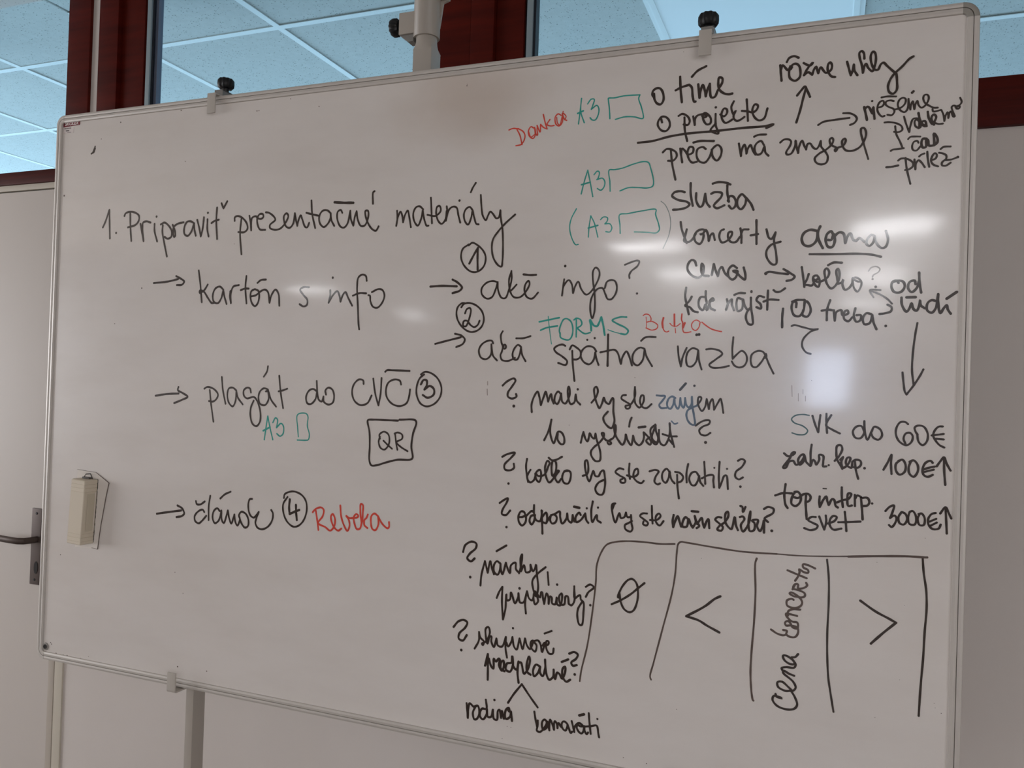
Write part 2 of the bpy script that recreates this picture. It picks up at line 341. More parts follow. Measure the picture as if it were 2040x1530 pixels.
# ================================================================ lit ceiling lamps of the room (seen mirrored in the board)
LAMPS = [(.27, -5.0), (.30, -6.9), (.32, -9.3), (2.0, -4.8), (2.0, -6.7), (1.95, -8.6), (-4.35, -7.15), (-4.4, -9.9), (3.75, -3.4), (3.75, -5.2)]
for k, (x, y) in enumerate(LAMPS):
    x = 1.611+(x-1.611)*LK; y = 1.307+(y-1.307)*LK
    l = thing('ceiling_lamp', LLAB[k], 'ceiling lamp', (x, y, ZT), 'lit ceiling lamps behind the camera')
    s = .29
    bm = bmesh.new(); add_box(bm, (-s, -s, -.012), (s, s, -.002)); obj('diffuser', bm, m_lamp, l)
    bm = bmesh.new()
    for a, b in (((-s-.015, -s-.015, -.02), (-s, s+.015, 0)), ((s, -s-.015, -.02), (s+.015, s+.015, 0)), ((-s, -s-.015, -.02), (s, -s, 0)), ((-s, s, -.02), (s, s+.015, 0))): add_box(bm, a, b)
    obj('lamp_frame', bm, m_tbar, l)

# ================================================================ whiteboard
wb = thing('whiteboard', 'large white magnetic whiteboard covered in handwriting, in an aluminium frame', 'whiteboard', (0, 0, 0))
BW, BH, BT = 1.8, 1.2, 2.1
PROF = [(0.0, .020), (0.0, .0015), (.0008, .0003), (.004, -.0004), (.0074, .0002), (.0075, .0040), (.0084, .0040), (.0085, .0002), (.0125, -.0002), (.0160, .0009), (.0168, .0045), (.0168, .020)]
RC = .022
def rail(p0, p1, inward):
    bm = bmesh.new()
    st = [[(p[0]+inward[0]*u, y, p[1]+inward[1]*u) for u, y in PROF] for p in (p0, p1)]
    sweep(bm, st); return obj('frame_rail', bm, m_alu, wb)
rail((RC, BT), (BW-RC, BT), (0, -1)); rail((RC, BT-BH), (BW-RC, BT-BH), (0, 1))
rail((0, BT-RC), (0, BT-BH+RC), (1, 0)); rail((BW, BT-RC), (BW, BT-BH+RC), (-1, 0))
for cx, cz, a0, m in ((RC, BT-RC, 90, m_alu), (BW-RC, BT-RC, 0, m_cap), (BW-RC, BT-BH+RC, 270, m_cap), (RC, BT-BH+RC, 180, m_alu)):
    bm = bmesh.new(); st = []
    for k in range(9):
        a = math.radians(a0 + 90*k/8)
        st.append([(cx+(RC-u)*math.cos(a), y-.0003, cz+(RC-u)*math.sin(a)) for u, y in PROF])
    sweep(bm, st); c = obj('frame_corner', bm, m, wb, True)
    if m is m_cap: c['label'] = 'darker grey plastic corner piece'
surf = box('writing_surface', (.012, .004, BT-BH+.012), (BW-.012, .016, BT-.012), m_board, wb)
back = box('back_panel', (.010, .0162, BT-BH+.010), (BW-.010, .0195, BT-.010), m_steelp, wb)
# corner screw, bottom left
bm = bmesh.new(); add_lathe(bm, [(.0085, .0038), (.008, .0022), (.0055, .0018)], 20, (.0235, 0, .9275), 'Y'); sc_ = obj('corner_screw', bm, mat('screw_ring', srgb(150, 145, 138), .5), wb)
bm = bmesh.new(); add_lathe(bm, [(.0052, .0022), (.0048, .0010), (.002, .0016)], 16, (.0235, 0, .9275), 'Y'); obj('screw_head', bm, m_gap, sc_)
# maker's label, top left
lb = bpy.data.objects.new('maker_label', None)
bm = bmesh.new(); prism_y(bm, [(.0178, 2.0745), (.0650, 2.0762), (.0663, 2.0785), (.0663, 2.0860), (.0650, 2.0866), (.0190, 2.0856), (.0172, 2.0846), (.0170, 2.0755)], .0034, .0040)
lb = obj('maker_label', bm, m_red, wb); lb['label'] = 'small dark red label with white lettering'
bm = bmesh.new(); add_box(bm, (.0172, .0037, 2.0600), (.0480, .0040, 2.0738)); lp2 = obj('print_patch', bm, m_patch, wb)
bm = bmesh.new()
for z, runs, h in ((2.0712, ((.0200, .0265), (.0285, .0330), (.0350, .0395)), .0009), (2.0660, ((.0245, .0268), (.0275, .0305), (.0312, .0340)), .0012), (2.0622, ((.028, .0400),), .0004)):
    for a, b in runs:
        x = a
        while x < b: add_box(bm, (x, .0034, z-h), (x+.0011, .0037, z+h)); x += .0018
obj('small_print', bm, m_print, lp2)
def text_mesh(name, body, size, shear, m, parent, loc, xscale=1.):
    c = bpy.data.curves.new('t', 'FONT'); c.body = body; c.size = size; c.shear = shear; c.extrude = .0002; c.offset = .00025
    t = bpy.data.objects.new('t', c); COL.objects.link(t)
    me = bpy.data.meshes.new_from_object(t.evaluated_get(bpy.context.evaluated_depsgraph_get()))
    bpy.data.objects.remove(t)
    me.transform(Matrix.Diagonal((xscale, 1, 1, 1))); me.transform(Matrix.Rotation(math.pi/2, 4, 'X')); me.transform(Matrix.Translation(loc))
    me.materials.clear(); me.materials.append(m)
    o = bpy.data.objects.new(name, me); COL.objects.link(o); o.parent = parent; return o
text_mesh('lettering', 'SKOLEX', .0098, .25, m_paper, lb, (.0215, .0033, 2.0776), 1.12)

# ---- handwriting: marker strokes lying on the enamel (points in 0.1 mm on the board plane)
INK = """1. Pripraviť|black|45:1443,18469 1509,18586 1612,18837 1612,18837 1629,18602 1657,18222;@1828,18334,27;44:2205,18751 2227,18425 2263,18146;43:2046,18686 2071,18736 2182,18769 2337,18745 2451,18671 2448,18565 2363,18483 2156,18439;43:2501,18498 2542,18348 2602,18129 2602,18129 2562,18390 2569,18517 2664,18544 2776,18512;43:2886,18481 2893,18333 2974,18109;@2933,18631,26;42:3110,18440 3106,18304 3178,18028 3251,17785;42:3055,18463 3156,18495 3294,18401 3358,18293 3344,18190 3252,18156 3170,18196;42:3373,18439 3431,18332 3450,18206 3424,18187 3394,18271 3402,18386 3505,18454 3662,18478;42:3938,18445 3845,18491 3754,18484 3687,18384 3694,18238 3780,18194 3868,18273 3931,18435 3931,18435 3952,18311 3989,18190;41:4013,18514 4072,18347 4119,18170 4119,18170 4153,18282 4172,18424 4184,18557;41:4278,18512 4280,18317 4320,18162;@4282,18645,25;41:4510,18739 4502,18471 4539,18103;41:4382,18431 4464,18473 4564,18492;40:4618,18821 4673,18717 4673,18717 4762,18854
arrow before kartón|black|42:2924,17238 3295,17262 3572,17309;42:3516,17372 3637,17318 3732,17254 3683,17193 3543,17185
kartón|black|41:4100,17473 4150,17216 4207,16826;41:4344,17182 4260,17071 4147,17015 4144,17062 4248,17040 4356,16916 4463,16807 4539,16813;40:4742,17074 4651,17136 4539,17097 4482,16966 4513,16833 4616,16802 4699,16902 4742,17064 4742,17064 4773,16942 4835,16784;40:4918,17041 4911,16940 4942,16799 4942,16799 4933,17000 4989,17130 5124,17158;40:5301,17335 5286,17115 5325,16792;40:5173,17057 5275,17086 5368,17084;39:5519,17072 5606,17031 5628,16912 5593,16783 5534,16734 5459,16794 5416,16934 5436,17033 5519,17072;39:5441,16930 5549,16952 5666,17030 5761,17058 5835,17008 5880,16800 5880,16800 5921,16948 6012,17055 6087,16965 6115,16739;39:5575,17194 5657,17248 5777,17256
prezentačné|black|40:5127,18483 5107,18202 5158,17775;40:4962,18450 4964,18520 5038,18543 5163,18491 5267,18376 5284,18275 5213,18214 5064,18220;39:5321,18534 5351,18412 5376,18241 5376,18241 5371,18351 5389,18490 5480,18516 5531,18474 5604,18460 5656,18488 5648,18548 5575,18557 5518,18484 5523,18365 5589,18252 5715,18237;38:5714,18584 5791,18570 5915,18485 5946,18425 5826,18331 5828,18272 5950,18228 6079,18252 6203,18374 6250,18489 6208,18540 6151,18494 6155,18396 6207,18285 6291,18252 6369,18327 6403,18531 6403,18531 6437,18383 6469,18284 6469,18284 6488,18380 6537,18485 6574,18415 6650,18257 6697,18245 6739,18330;38:6774,18760 6801,18501 6881,18224;38:6667,18527 6801,18492 6939,18460;37:7220,18491 7139,18552 7038,18548 6967,18455 6979,18319 7073,18235 7161,18292 7213,18386 7221,18481 7221,18481 7237,18365 7308,18247;48:7297,18697 7513,18676 7712,18665;36:7477,18488 7441,18543 7376,18512 7370,18378 7443,18232 7521,18204 7596,18273 7652,18517 7652,18517 7669,18364 7729,18233 7729,18233 7755,18398 7789,18501 7789,18501 7823,18338 7893,18222 7980,18228 8049,18403 8034,18498 7984,18500 7983,18425 8054,18253 8145,18146 8221,18118 8276,18196;36:8164,18857 8134,18839 8137,18624
s|black|38:6786,17091 6653,17090 6586,17046 6659,16948 6760,16841 6748,16744 6669,16722 6586,16765
info|black|@7315,17262,25;37:7269,17026 7269,16912 7241,16788 7241,16788 7319,16911 7426,17005 7474,16928 7505,16805 7505,16805 7551,16927 7604,16984 7675,16869 7764,16727;36:8060,17189 8039,17278 7962,17307 7878,17253 7858,17093 7888,16716 7917,16378 7934,16284;36:7771,16915 7911,16960 8059,16955;35:8107,16920 8140,16911 8155,16808 8213,16704 8310,16685 8412,16787 8449,16916 8403,17010 8317,17030 8180,16976
materiály|black|35:8652,18467 8664,18318 8646,18189 8646,18189 8677,18355 8726,18448 8759,18388 8786,18248 8786,18248 8822,18385 8875,18459 8906,18362 8951,18152;35:9190,18467 9116,18526 9044,18511 8993,18413 9013,18265 9092,18174 9155,18295 9184,18449 9184,18449 9217,18293 9272,18166 9309,18164;34:9339,18669 9360,18431 9378,18203;34:9281,18362 9448,18336 9545,18422 9522,18510 9472,18498 9456,18390 9502,18243 9574,18185 9642,18255 9666,18416;34:9663,18497 9677,18379 9656,18236 9656,18236 9678,18343 9724,18449 9802,18485 9863,18457 9897,18333 9941,18191;@9911,18587,23;33:10168,18409 10117,18461 10050,18433 10008,18345 10029,18219 10094,18148 10145,18249 10174,18400 10174,18400 10212,18264 10255,18155 10300,18144;33:10219,18884 10163,18801 10127,18723;33:10323,18664 10339,18489 10375,18292 10436,18213 10472,18287 10517,18359 10566,18318 10635,18235 10682,18251 10706,18373 10706,18373 10721,18223 10756,18045 10776,17746 10776,17483 10760,17387 10703,17406 10613,17523 10570,17683 10582,17859 10672,17996 10818,18148 10986,18285
circled 1|black|33:10123,17778 10189,17823 10298,17772 10407,17670 10456,17554 10427,17404 10314,17310 10179,17313 10038,17432 9980,17577 10008,17719 10122,17795;39:10144,17456 10226,17605 10299,17727 10299,17727 10300,17550 10310,17336
arrow before aké|black|40:9389,17059 9616,17068 9914,17055;39:9827,17177 9931,17121 10017,17031 9976,16978 9836,16935
aké|black|32:10694,17116 10608,17136 10495,17111 10402,17016 10406,16909 10505,16829 10599,16854 10661,16976 10700,17116 10700,17116 10708,16993 10780,16843 10855,16837 10907,16955 10957,17147 10951,17304 10951,17304 10910,17147 10945,16937 11014,16849 11125,16848 11215,16925 11293,17071 11273,17127 11219,17072 11205,16951 11255,16847 11347,16820 11453,16922;32:11053,17066 10990,16998 10945,16955;36:11176,17241 11297,17226 11406,17228
circled 2|black|33:10016,16679 10063,16735 10160,16756 10297,16716 10417,16609 10460,16467 10426,16344 10333,16264 10218,16242 10099,16290 9977,16415 9927,16558 9948,16683 10024,16750 10082,16753;33:10093,16571 10125,16646 10183,16667 10204,16628 10180,16486 10117,16343 10068,16352 10074,16432 10133,16441 10213,16361 10282,16329 10348,16370 10379,16441
arrow before aká|black|36:9525,16026 9792,16092 10026,16147;35:9910,16209 10025,16183 10106,16112 10070,16031 9944,15973
info?|black|@11924,17366,24;30:11914,17142 11900,17026 11884,16865 11884,16865 11909,17026 11994,17127 12050,17058 12078,16905 12078,16905 12113,17023 12163,17098 12220,16970 12310,16876 12412,16951 12525,17183 12513,17284 12460,17327 12418,17278 12414,17152 12458,16849 12459,16581 12427,16481 12399,16548 12385,16716 12415,16850 12498,16966 12583,16982 12638,16881 12683,16797 12743,16796 12816,16895 12829,17011 12793,17095 12724,17113 12657,17081 12626,16981
aká|black|33:10651,16045 10627,16089 10550,16089 10438,16026 10384,15919 10427,15796 10524,15766 10598,15816 10624,15887 10619,16028 10619,16028 10655,15835 10734,15748;32:10825,16257 10793,16195 10807,16064 10834,15995 10822,15907 10797,15837 10828,15759 10941,15743 11069,15797;32:10835,15977 10868,15951 10895,15978 10884,16021 10856,16021 10848,15977;32:11164,15998 11117,16024 11054,15962 11021,15857 11052,15771 11107,15768 11159,15877 11174,15990 11174,15990 11197,15860 11265,15743;32:11080,16136 11224,16141 11342,16176
question mark after info|black|30:12953,17360 13045,17396 13160,17425 13191,17408 13163,17335 13066,17255 13031,17189 13036,17140;@13169,16885,20
FORMS|teal|27:11491,16421 11850,16492;28:11521,16278 11623,16319 11820,16351;15:11651,16515 11671,16360 11724,16044;26:11873,16233 11882,16159 11968,16119 12038,16120 12084,16187 12093,16320 12055,16427 11984,16474 11928,16461 11876,16360 11858,16266 11874,16213;26:12151,16453 12156,16320 12158,16167;26:12110,16454 12150,16480 12220,16460 12250,16387 12224,16347 12177,16320 12227,16267 12311,16221 12399,16242;34:12386,16440 12409,16347 12416,16275;34:12392,16453 12457,16361 12511,16347 12550,16413 12581,16499;34:12581,16499 12619,16361 12649,16203;28:13009,16498 12896,16498 12771,16446 12846,16394 12995,16322 13043,16270 13011,16218 12918,16224;15:12918,16224 12797,16256 12702,16289
Betka|red|11:13331,16501 13339,16420 13342,16315;17:13283,16524 13317,16545 13376,16536 13413,16478 13409,16425;17:13345,16414 13414,16429 13485,16402 13527,16362 13511,16310 13431,16286 13336,16321;31:13615,16483 13600,16408 13609,16327;17:13609,16327 13639,16270 13674,16256 13708,16270;29:13789,16540 13797,16351;14:13809,16316 13817,16242;14:13721,16396 13763,16356 13831,16351 13887,16391;22:13910,16545 13907,16454 13932,16396;31:13960,16402 13934,16328;19:13925,16419 13929,16305 13947,16254 13993,16248 14060,16260;20:14229,16413 14291,16363 14381,16306 14470,16278 14536,16265;17:14189,16425 14144,16448 14100,16431 14068,16374 14087,16305 14138,16283 14181,16328 14201,16413
spätnä|black|33:11970,16015 11925,16036 11827,16013 11775,15962 11813,15903 11922,15836 12014,15753 11989,15693 11855,15724;33:12096,15932 12112,15721 12152,15426;32:12051,15956 12093,16025 12165,15991 12240,15925 12240,15832 12180,15789 12119,15788;32:12514,15928 12460,15995 12356,16010 12271,15942 12248,15841 12313,15741 12401,15712 12468,15777 12498,15911 12498,15911 12518,15811 12560,15703;@12352,16119,19;@12480,16149,20;35:12707,16210 12711,15931 12714,15690;32:12584,15913 12703,15939 12821,15957 12873,15916 12938,15727 12938,15727 12960,15835 13024,15935 13059,15886 13123,15706;31:13322,15979 13255,16000 13174,15953 13127,15854 13147,15747 13215,15707 13295,15791 13326,15963 13326,15963 13359,15857 13454,15699;31:13263,16110 13316,16159 13382,16176 13497,16172
väzba|black|30:13860,16026 13878,15865 13918,15705 13918,15705 13942,15850 14001,16003;30:14168,15981 14096,15999 14019,15931 13999,15802 14026,15715 14089,15708 14158,15789 14184,15965 14184,15965 14205,15790 14245,15663;@14153,16213,24;@14189,16218,24;30:14309,15983 14394,15992 14519,15961 14559,15914 14461,15826 14363,15737 14403,15698 14543,15698 14665,15727;29:14720,16176 14710,15987 14719,15838 14719,15838 14781,15910 14856,15966 14918,15912 14935,15818 14893,15731 14818,15706 14748,15736 14708,15798;29:15210,15900 15171,15954 15096,15968 15008,15913 14993,15803 15021,15726 15073,15714 15146,15790 15210,15900 15210,15900 15266,15761 15336,15621;29:15216,15923 15225,15885 15203,15861
arrow before plagát|black|42:3086,14886 3379,14930 3696,14951;41:3684,15084 3671,15022 3800,14964 3934,14892 3806,14831 3587,14751
plagát|black|38:4493,15047 4529,14815 4613,14413;38:4352,15069 4427,15106 4593,15070 4704,14962 4666,14870 4580,14816 4483,14823;38:4784,15317 4820,15066 4900,14783;37:5156,15056 5067,15110 4969,15091 4937,14969 4981,14810 5079,14738 5141,14836 5157,15036 5157,15036 5199,14918 5323,14787;37:5512,15027 5485,15106 5411,15120 5335,15062 5345,14962 5420,14909 5589,14941 5677,14855 5753,14660 5754,14463 5674,14371 5576,14416 5520,14572 5525,14730 5587,14871;37:5915,15069 5860,15058 5923,15089 5822,15120 5729,15054 5698,14934 5739,14817 5860,14792 5939,14903 5924,15079 5924,15079 5998,14905 6122,14772;36:5898,15554 5879,15452 5807,15348;36:6172,15376 6216,15068 6288,14749;36:6168,15071 6273,15094 6370,15128
teal A3 under plagát|teal|30:5936,14579 5903,14352 5873,14115;29:5936,14579 5998,14356 6074,14125;36:5839,14290 5998,14366;29:6060,14457 6120,14553 6168,14520 6152,14363 6152,14363 6254,14450 6315,14390 6309,14254 6241,14202 6164,14247
teal upright rectangle|teal|24:6664,14213 6641,14386 6619,14617 6664,14657 6824,14664 6868,14608 6861,14435 6914,14264 6895,14168 6846,14155 6644,14149
do|black|37:7037,15294 7056,15094 7056,15094 6964,15139 6874,15108 6810,14990 6839,14866 6919,14850 7018,14940 7056,15094 7056,15094 7097,14942 7166,14906 7200,15003 7200,15003 7211,14908 7314,14855 7412,14896 7436,15030 7391,15142 7301,15174 7240,15119 7257,15043
CVČ|black|36:8070,15265 8059,15330 7965,15346 7860,15250 7829,15099 7883,14950 8017,14871 8166,14913 8250,15056;35:8272,15369 8330,15077 8402,14879 8402,14879 8437,15080 8448,15386;35:8859,15277 8836,15341 8730,15366 8597,15307 8549,15176 8576,15029 8696,14914 8853,14883 8986,14942 9033,15063 9048,15191;37:8521,15503 8556,15531 8672,15534 9025,15528
circled 3|black|34:9259,15470 9332,15517 9454,15501 9598,15405 9678,15246 9660,15083 9555,14954 9396,14897 9272,14944 9190,15086 9180,15231 9235,15396 9324,15471;40:9265,15292 9317,15371 9378,15364 9382,15273 9340,15200 9340,15200 9443,15266 9529,15214 9529,15115 9410,15053 9311,15099
QR in a box|black|37:8822,14616 8582,14614 8327,14613 8189,14598 8184,14560 8230,14385 8247,14107 8251,13848 8297,13767 8403,13774 8612,13842 8839,13902 9107,13922 9147,13957 9115,14155 9140,14393 9200,14596 9172,14640 8853,14635;33:8458,14267 8444,14340 8537,14400 8634,14350 8651,14185 8561,14073 8475,14101 8433,14210 8457,14304;33:8533,14234 8620,14165 8717,14096;33:8769,14384 8795,14229 8828,14084;33:8759,14374 8820,14399 8915,14364 8918,14290 8806,14221 8892,14143 9040,14069
faint tick marks|grey|15:10572,15377 10574,15315;15:10567,15245 10575,15139
arrow before článok|black|44:3235,12445 3547,12506 3873,12565;44:3772,12659 3897,12608 3954,12510 3892,12453 3757,12421
článok|black|41:4244,12785 4267,12729 4357,12727 4469,12796;41:4466,12584 4426,12625 4325,12592 4227,12482 4245,12382 4336,12345 4411,12397 4520,12511;40:4603,12922 4574,12714 4582,12432;40:4850,12636 4790,12685 4705,12624 4681,12481 4741,12385 4826,12433 4872,12537 4892,12649 4892,12649 4913,12461 4965,12405 5021,12550 5053,12663 5053,12663 5098,12497 5151,12412 5195,12525 5217,12597 5217,12597 5248,12450 5300,12385 5355,12519 5328,12586 5385,12665 5497,12630 5562,12517 5555,12398 5484,12362 5395,12443 5341,12558;40:4856,12887 4964,12976 5105,13040;39:5633,12938 5580,12930 5548,12852 5562,12695 5619,12601 5693,12578 5750,12632 5803,12696 5803,12696 5753,12573 5733,12473 5785,12390 5894,12366 6034,12432 6128,12567 6136,12704 6096,12759
circled 4|black|37:6381,13015 6394,13084 6497,13140 6635,13155 6799,13096 6895,12979 6910,12788 6842,12610 6732,12508 6617,12484 6475,12568 6386,12725 6372,12898 6466,13041;47:6519,12997 6509,12851 6526,12718 6526,12718 6628,12765 6742,12813;46:6664,12903 6674,12769 6697,12617
Rebeka|red|37:7117,12834 7158,12657 7192,12473;36:7050,12796 7115,12863 7238,12901 7295,12859 7278,12743 7183,12602 7342,12540 7456,12484 7541,12577 7553,12710 7498,12800 7462,12759 7482,12647 7553,12541 7632,12501 7696,12544;36:7657,12973 7688,12760 7760,12597 7829,12513 7873,12607 7854,12718 7796,12788 7796,12788 7863,12756 7939,12762 8025,12779 8056,12810 8011,12843 7960,12783 7975,12672 8033,12566 8098,12581 8136,12705;36:8125,12704 8096,12888 8101,13037 8145,13022 8150,12892 8146,12725;36:8258,12855 8229,12788 8188,12747 8191,12654 8258,12605;35:8472,12845 8396,12885 8334,12834 8329,12704 8365,12596 8429,12583 8488,12699 8472,12845 8472,12845 8572,12707 8680,12639 8710,12664 8707,12755
Danka|red|23:10817,19772 10892,19792 11004,19773;23:10967,19768 11027,19657 11070,19497;23:10985,19783 11081,19723 11120,19650 11096,19547 11051,19498 10959,19485;23:11273,19767 11226,19794 11182,19732 11194,19643 11270,19585 11305,19634 11291,19774;23:11291,19774 11332,19641 11351,19639 11338,19735 11346,19787;23:11336,19805 11376,19715 11395,19687 11400,19817;22:11400,19817 11456,19760 11521,19728;22:11443,19986 11481,19844 11521,19728;22:11566,19888 11518,19806 11583,19775 11646,19778;22:11766,19939 11711,19970 11659,19914 11681,19792 11736,19761 11788,19817 11792,19971;22:11783,19963 11831,19864 11868,19844;17:11686,19912 11708,19807 11745,19778 11777,19886 11800,20004;17:11183,19714 11232,19614 11295,19652;17:11810,19969 11856,19913 11832,19856
teal A3 beside Danka|teal|22:12118,20195 12102,19993 12079,19765;22:12118,20195 12111,19975 12179,19777;29:12059,19946 12155,19979;22:12227,20091 12289,20164 12341,20156 12318,20057 12294,19991 12294,19991 12388,20050 12424,19996 12419,19895 12370,19807 12318,19811 12278,19852
teal flat rectangle beside time|teal|22:12620,19806 12606,19978 12584,20123 12583,20148 12686,20146 12855,20163 13111,20153;21:13116,20153 13096,20097 13147,19943 13183,19766 13162,19756 13035,19796 12866,19812 12715,19784
teal A3 beside preco|teal|22:12267,18970 12212,18779 12166,18575;22:12267,18970 12318,18756 12369,18517;27:12165,18731 12317,18764;22:12379,18887 12433,18942 12468,18923 12446,18815 12429,18799 12429,18799 12523,18818 12568,18757 12554,18665 12504,18618 12443,18650
teal flat rectangle under preco|teal|21:12664,18592 12654,18751 12636,18945 12725,18947 12860,18963 13043,19017 13209,19046 13292,19024 13328,18939 13385,18705 13371,18632 13289,18609 13122,18626 12972,18632 12830,18587
o tíme|black|38:13348,20146 13359,20054 13402,19984 13460,19962 13504,20023 13496,20139 13452,20217 13403,20234 13338,20204 13320,20140 13350,20088;38:13764,20380 13779,20159 13804,19964;37:13698,20167 13793,20206 13913,20234 13913,20234 13954,20189 13974,20041 14001,19950 14021,19952;37:13952,20359 14041,20446 14174,20504;37:14056,20227 14083,20006 14083,20006 14099,20125 14128,20211 14162,20119 14181,20020 14181,20020 14201,20115 14238,20215 14238,20215 14268,19995 14322,19998 14366,20098 14432,20218 14430,20282 14383,20300 14370,20225 14389,20111 14461,20040 14539,20016 14592,20023
o projekte|black|34:13494,19664 13468,19732 13436,19702 13427,19621 13490,19533 13564,19519 13619,19587 13607,19686 13549,19749 13483,19755 13436,19702;34:13759,19746 13815,19773 13904,19724 13939,19640 13908,19586 13844,19600;34:13853,19713 13866,19501 13908,19327;34:13992,19716 14020,19576 14020,19576 14025,19681 14063,19726 14158,19733 14206,19697 14159,19685 14134,19719 14173,19756 14221,19727 14270,19659 14264,19579 14210,19568 14152,19653 14142,19718;@14343,19828,21;33:14343,19724 14351,19539 14394,19408 14276,19458 14275,19482 14350,19571;33:14416,19709 14472,19672 14517,19716 14515,19779 14476,19799 14439,19739 14442,19643 14498,19566 14559,19584 14604,19612;33:14619,19897 14583,19805 14625,19690 14654,19750 14625,19690 14627,19626 14674,19582 14735,19600 14787,19635;33:14814,19909 14830,19734 14842,19567;33:14746,19734 14838,19717 14914,19694 14973,19736 14986,19797 14941,19818 14905,19742 14931,19630 15008,19560 15083,19584 15130,19736
underline below projekte|black|37:13107,19364 13347,19373 13624,19424 13913,19448 14307,19450 14769,19463 15123,19463 15227,19481 15124,19432
up arrow|black|35:15560,19479 15610,19660 15649,19841 15681,19976;35:15560,19893 15630,19982 15670,20021 15703,19959 15747,19854
prečo má|black|34:13521,19174 13581,19223 13663,19209 13737,19154 13747,19089 13693,19028 13611,19030;34:13650,19202 13678,18980 13739,18715;34:13800,19214 13819,19099 13839,18988 13839,18988 13818,19132 13832,19212 13889,19159 13923,19108 14002,19134 14007,19214 13951,19227 13921,19156 13941,19042 13999,18973 14070,18981;33:14206,19175 14158,19211 14079,19185 14067,19065 14117,18981 14197,18959 14272,19050 14315,19174 14392,19224 14448,19164 14443,19053 14384,18977 14319,19046 14300,19160;37:14010,19295 14107,19311 14328,19293;33:14715,19222 14752,19022 14752,19022 14764,19124 14800,19200 14824,19135 14834,19055 14834,19055 14855,19132 14891,19185 14931,19095 14971,19029;32:15094,19168 15048,19235 14981,19201 14953,19125 14994,19027 15053,19039 15103,19144 15103,19144 15120,19049 15166,18996;32:14943,19311 15000,19333 15120,19331
rôzne uhly|black|35:15300,20390 15313,20264 15326,20146;35:15311,20311 15334,20386 15357,20368 15418,20299 15475,20339 15445,20358 15476,20308 15446,20342 15433,20266 15450,20171 15525,20124 15589,20171 15596,20279 15569,20359 15517,20388 15460,20356 15433,20282;35:15396,20429 15427,20484 15500,20507 15566,20475;34:15641,20385 15707,20343 15751,20338 15775,20378 15750,20354 15694,20283 15651,20195 15651,20195 15710,20235 15769,20190 15769,20190 15795,20272 15823,20307 15839,20251 15855,20204 15855,20204 15888,20292 15925,20242 15962,20199 16032,20230 16048,20304 16021,20350 15994,20325 15989,20234 16041,20137 16095,20119;34:16258,20333 16284,20231 16315,20122 16315,20122 16341,20195 16352,20284 16362,20192 16406,20112;33:16496,20350 16487,20434 16458,20468 16427,20449 16433,20365 16464,20256 16481,20141 16481,20141 16499,20237 16519,20272 16555,20201 16611,20149 16637,20206 16654,20339 16638,20423 16610,20442 16584,20392 16594,20271 16645,20168 16685,20163 16724,20241 16758,20260 16813,20201 16924,20087 16931,20084 16948,19948 16944,19830 16898,19782 16850,19810 16828,19886 16846,19974 16898,20065 17015,20178 17106,20278 17156,20305
right arrow below uhly|black|31:15876,19412 15946,19452 16102,19469 16311,19480;30:16225,19559 16323,19547 16394,19502 16416,19455 16383,19398 16325,19373
zmysel|black|31:15334,19188 15389,19230 15462,19224 15492,19191 15480,19130 15424,19026 15439,18994 15498,19005 15553,19124 15558,19201 15575,19107 15599,19005 15599,19005 15611,19104 15652,19193 15683,19114 15714,19050 15714,19050 15733,19133 15769,19138 15814,19073 15858,19047 15899,19097 15919,19164 15919,19164 15928,19079 15987,18998 16025,18919 16006,18829 15935,18807 15863,18840 15840,18903 15902,18974 16000,19028 16083,19113 16095,19173 16074,19197 16046,19177 16062,19099 16155,19031 16128,18988 16121,19019 16155,19039 16238,19070 16271,19143 16257,19174 16222,19147 16232,19055 16282,18991 16380,18983 16475,19036 16541,19166 16545,19256 16516,19311 16482,19306 16477,19247 16507,19124;27:16507,19124 16545,18986 16588,18840
riešenie|black|35:16512,19625 16535,19523 16555,19428;34:16518,19591 16558,19626 16583,19607 16610,19549 16626,19515 16638,19613 16645,19535 16658,19435;@16619,19703,17;28:16745,19745 16815,19751 16939,19739;28:16694,19596 16758,19612 16782,19654 16766,19694 16727,19681 16698,19629 16695,19552 16722,19495 16762,19458 16792,19466;27:16911,19674 16866,19689 16811,19678 16803,19635 16848,19592 16909,19559 16924,19520 16891,19468 16831,19479;27:16924,19547 17007,19566 17064,19626 17067,19691 17033,19711 16989,19688 16966,19614 16998,19534 17058,19496 17096,19536 17107,19687 17107,19687 17118,19599 17135,19527 17135,19527 17143,19597 17166,19648 17177,19582 17188,19527 17188,19527 17201,19602 17224,19648 17240,19587 17280,19540 17318,19558 17355,19608 17373,19682 17353,19722 17314,19720 17301,19678 17322,19611 17376,19563 17444,19524 17492,19520;@17153,19774,20;@17169,19791,19
problémov|black|27:16795,19368 16854,19368 16954,19342 17024,19293 17035,19237 16986,19209 16927,19219;27:16940,19300 16946,19245 16958,19179 17010,19065 17046,18970;27:17054,19431 17081,19331 17129,19197 17129,19197 17141,19282 17177,19387 17245,19381 17257,19305 17249,19251 17209,19276 17198,19353 17226,19372 17266,19315 17277,19260 17249,19241;32:17243,19468 17265,19369 17306,19279 17345,19264 17333,19341 17295,19334 17296,19301 17354,19264;32:17364,19473 17380,19380 17430,19289 17458,19330 17476,19392 17446,19427 17418,19398 17419,19344 17450,19277;26:17449,19309 17507,19282 17564,19283;26:17425,19505 17435,19471 17483,19472 17530,19484;25:17540,19483 17570,19405 17582,19318 17582,19318 17599,19402 17622,19443 17633,19357 17633,19357 17650,19440 17664,19450 17694,19372 17713,19371 17692,19436 17672,19513 17700,19532 17738,19507 17729,19486 17766,19483 17775,19514 17719,19508;25:17719,19514 17775,19535 17797,19575 17777,19636
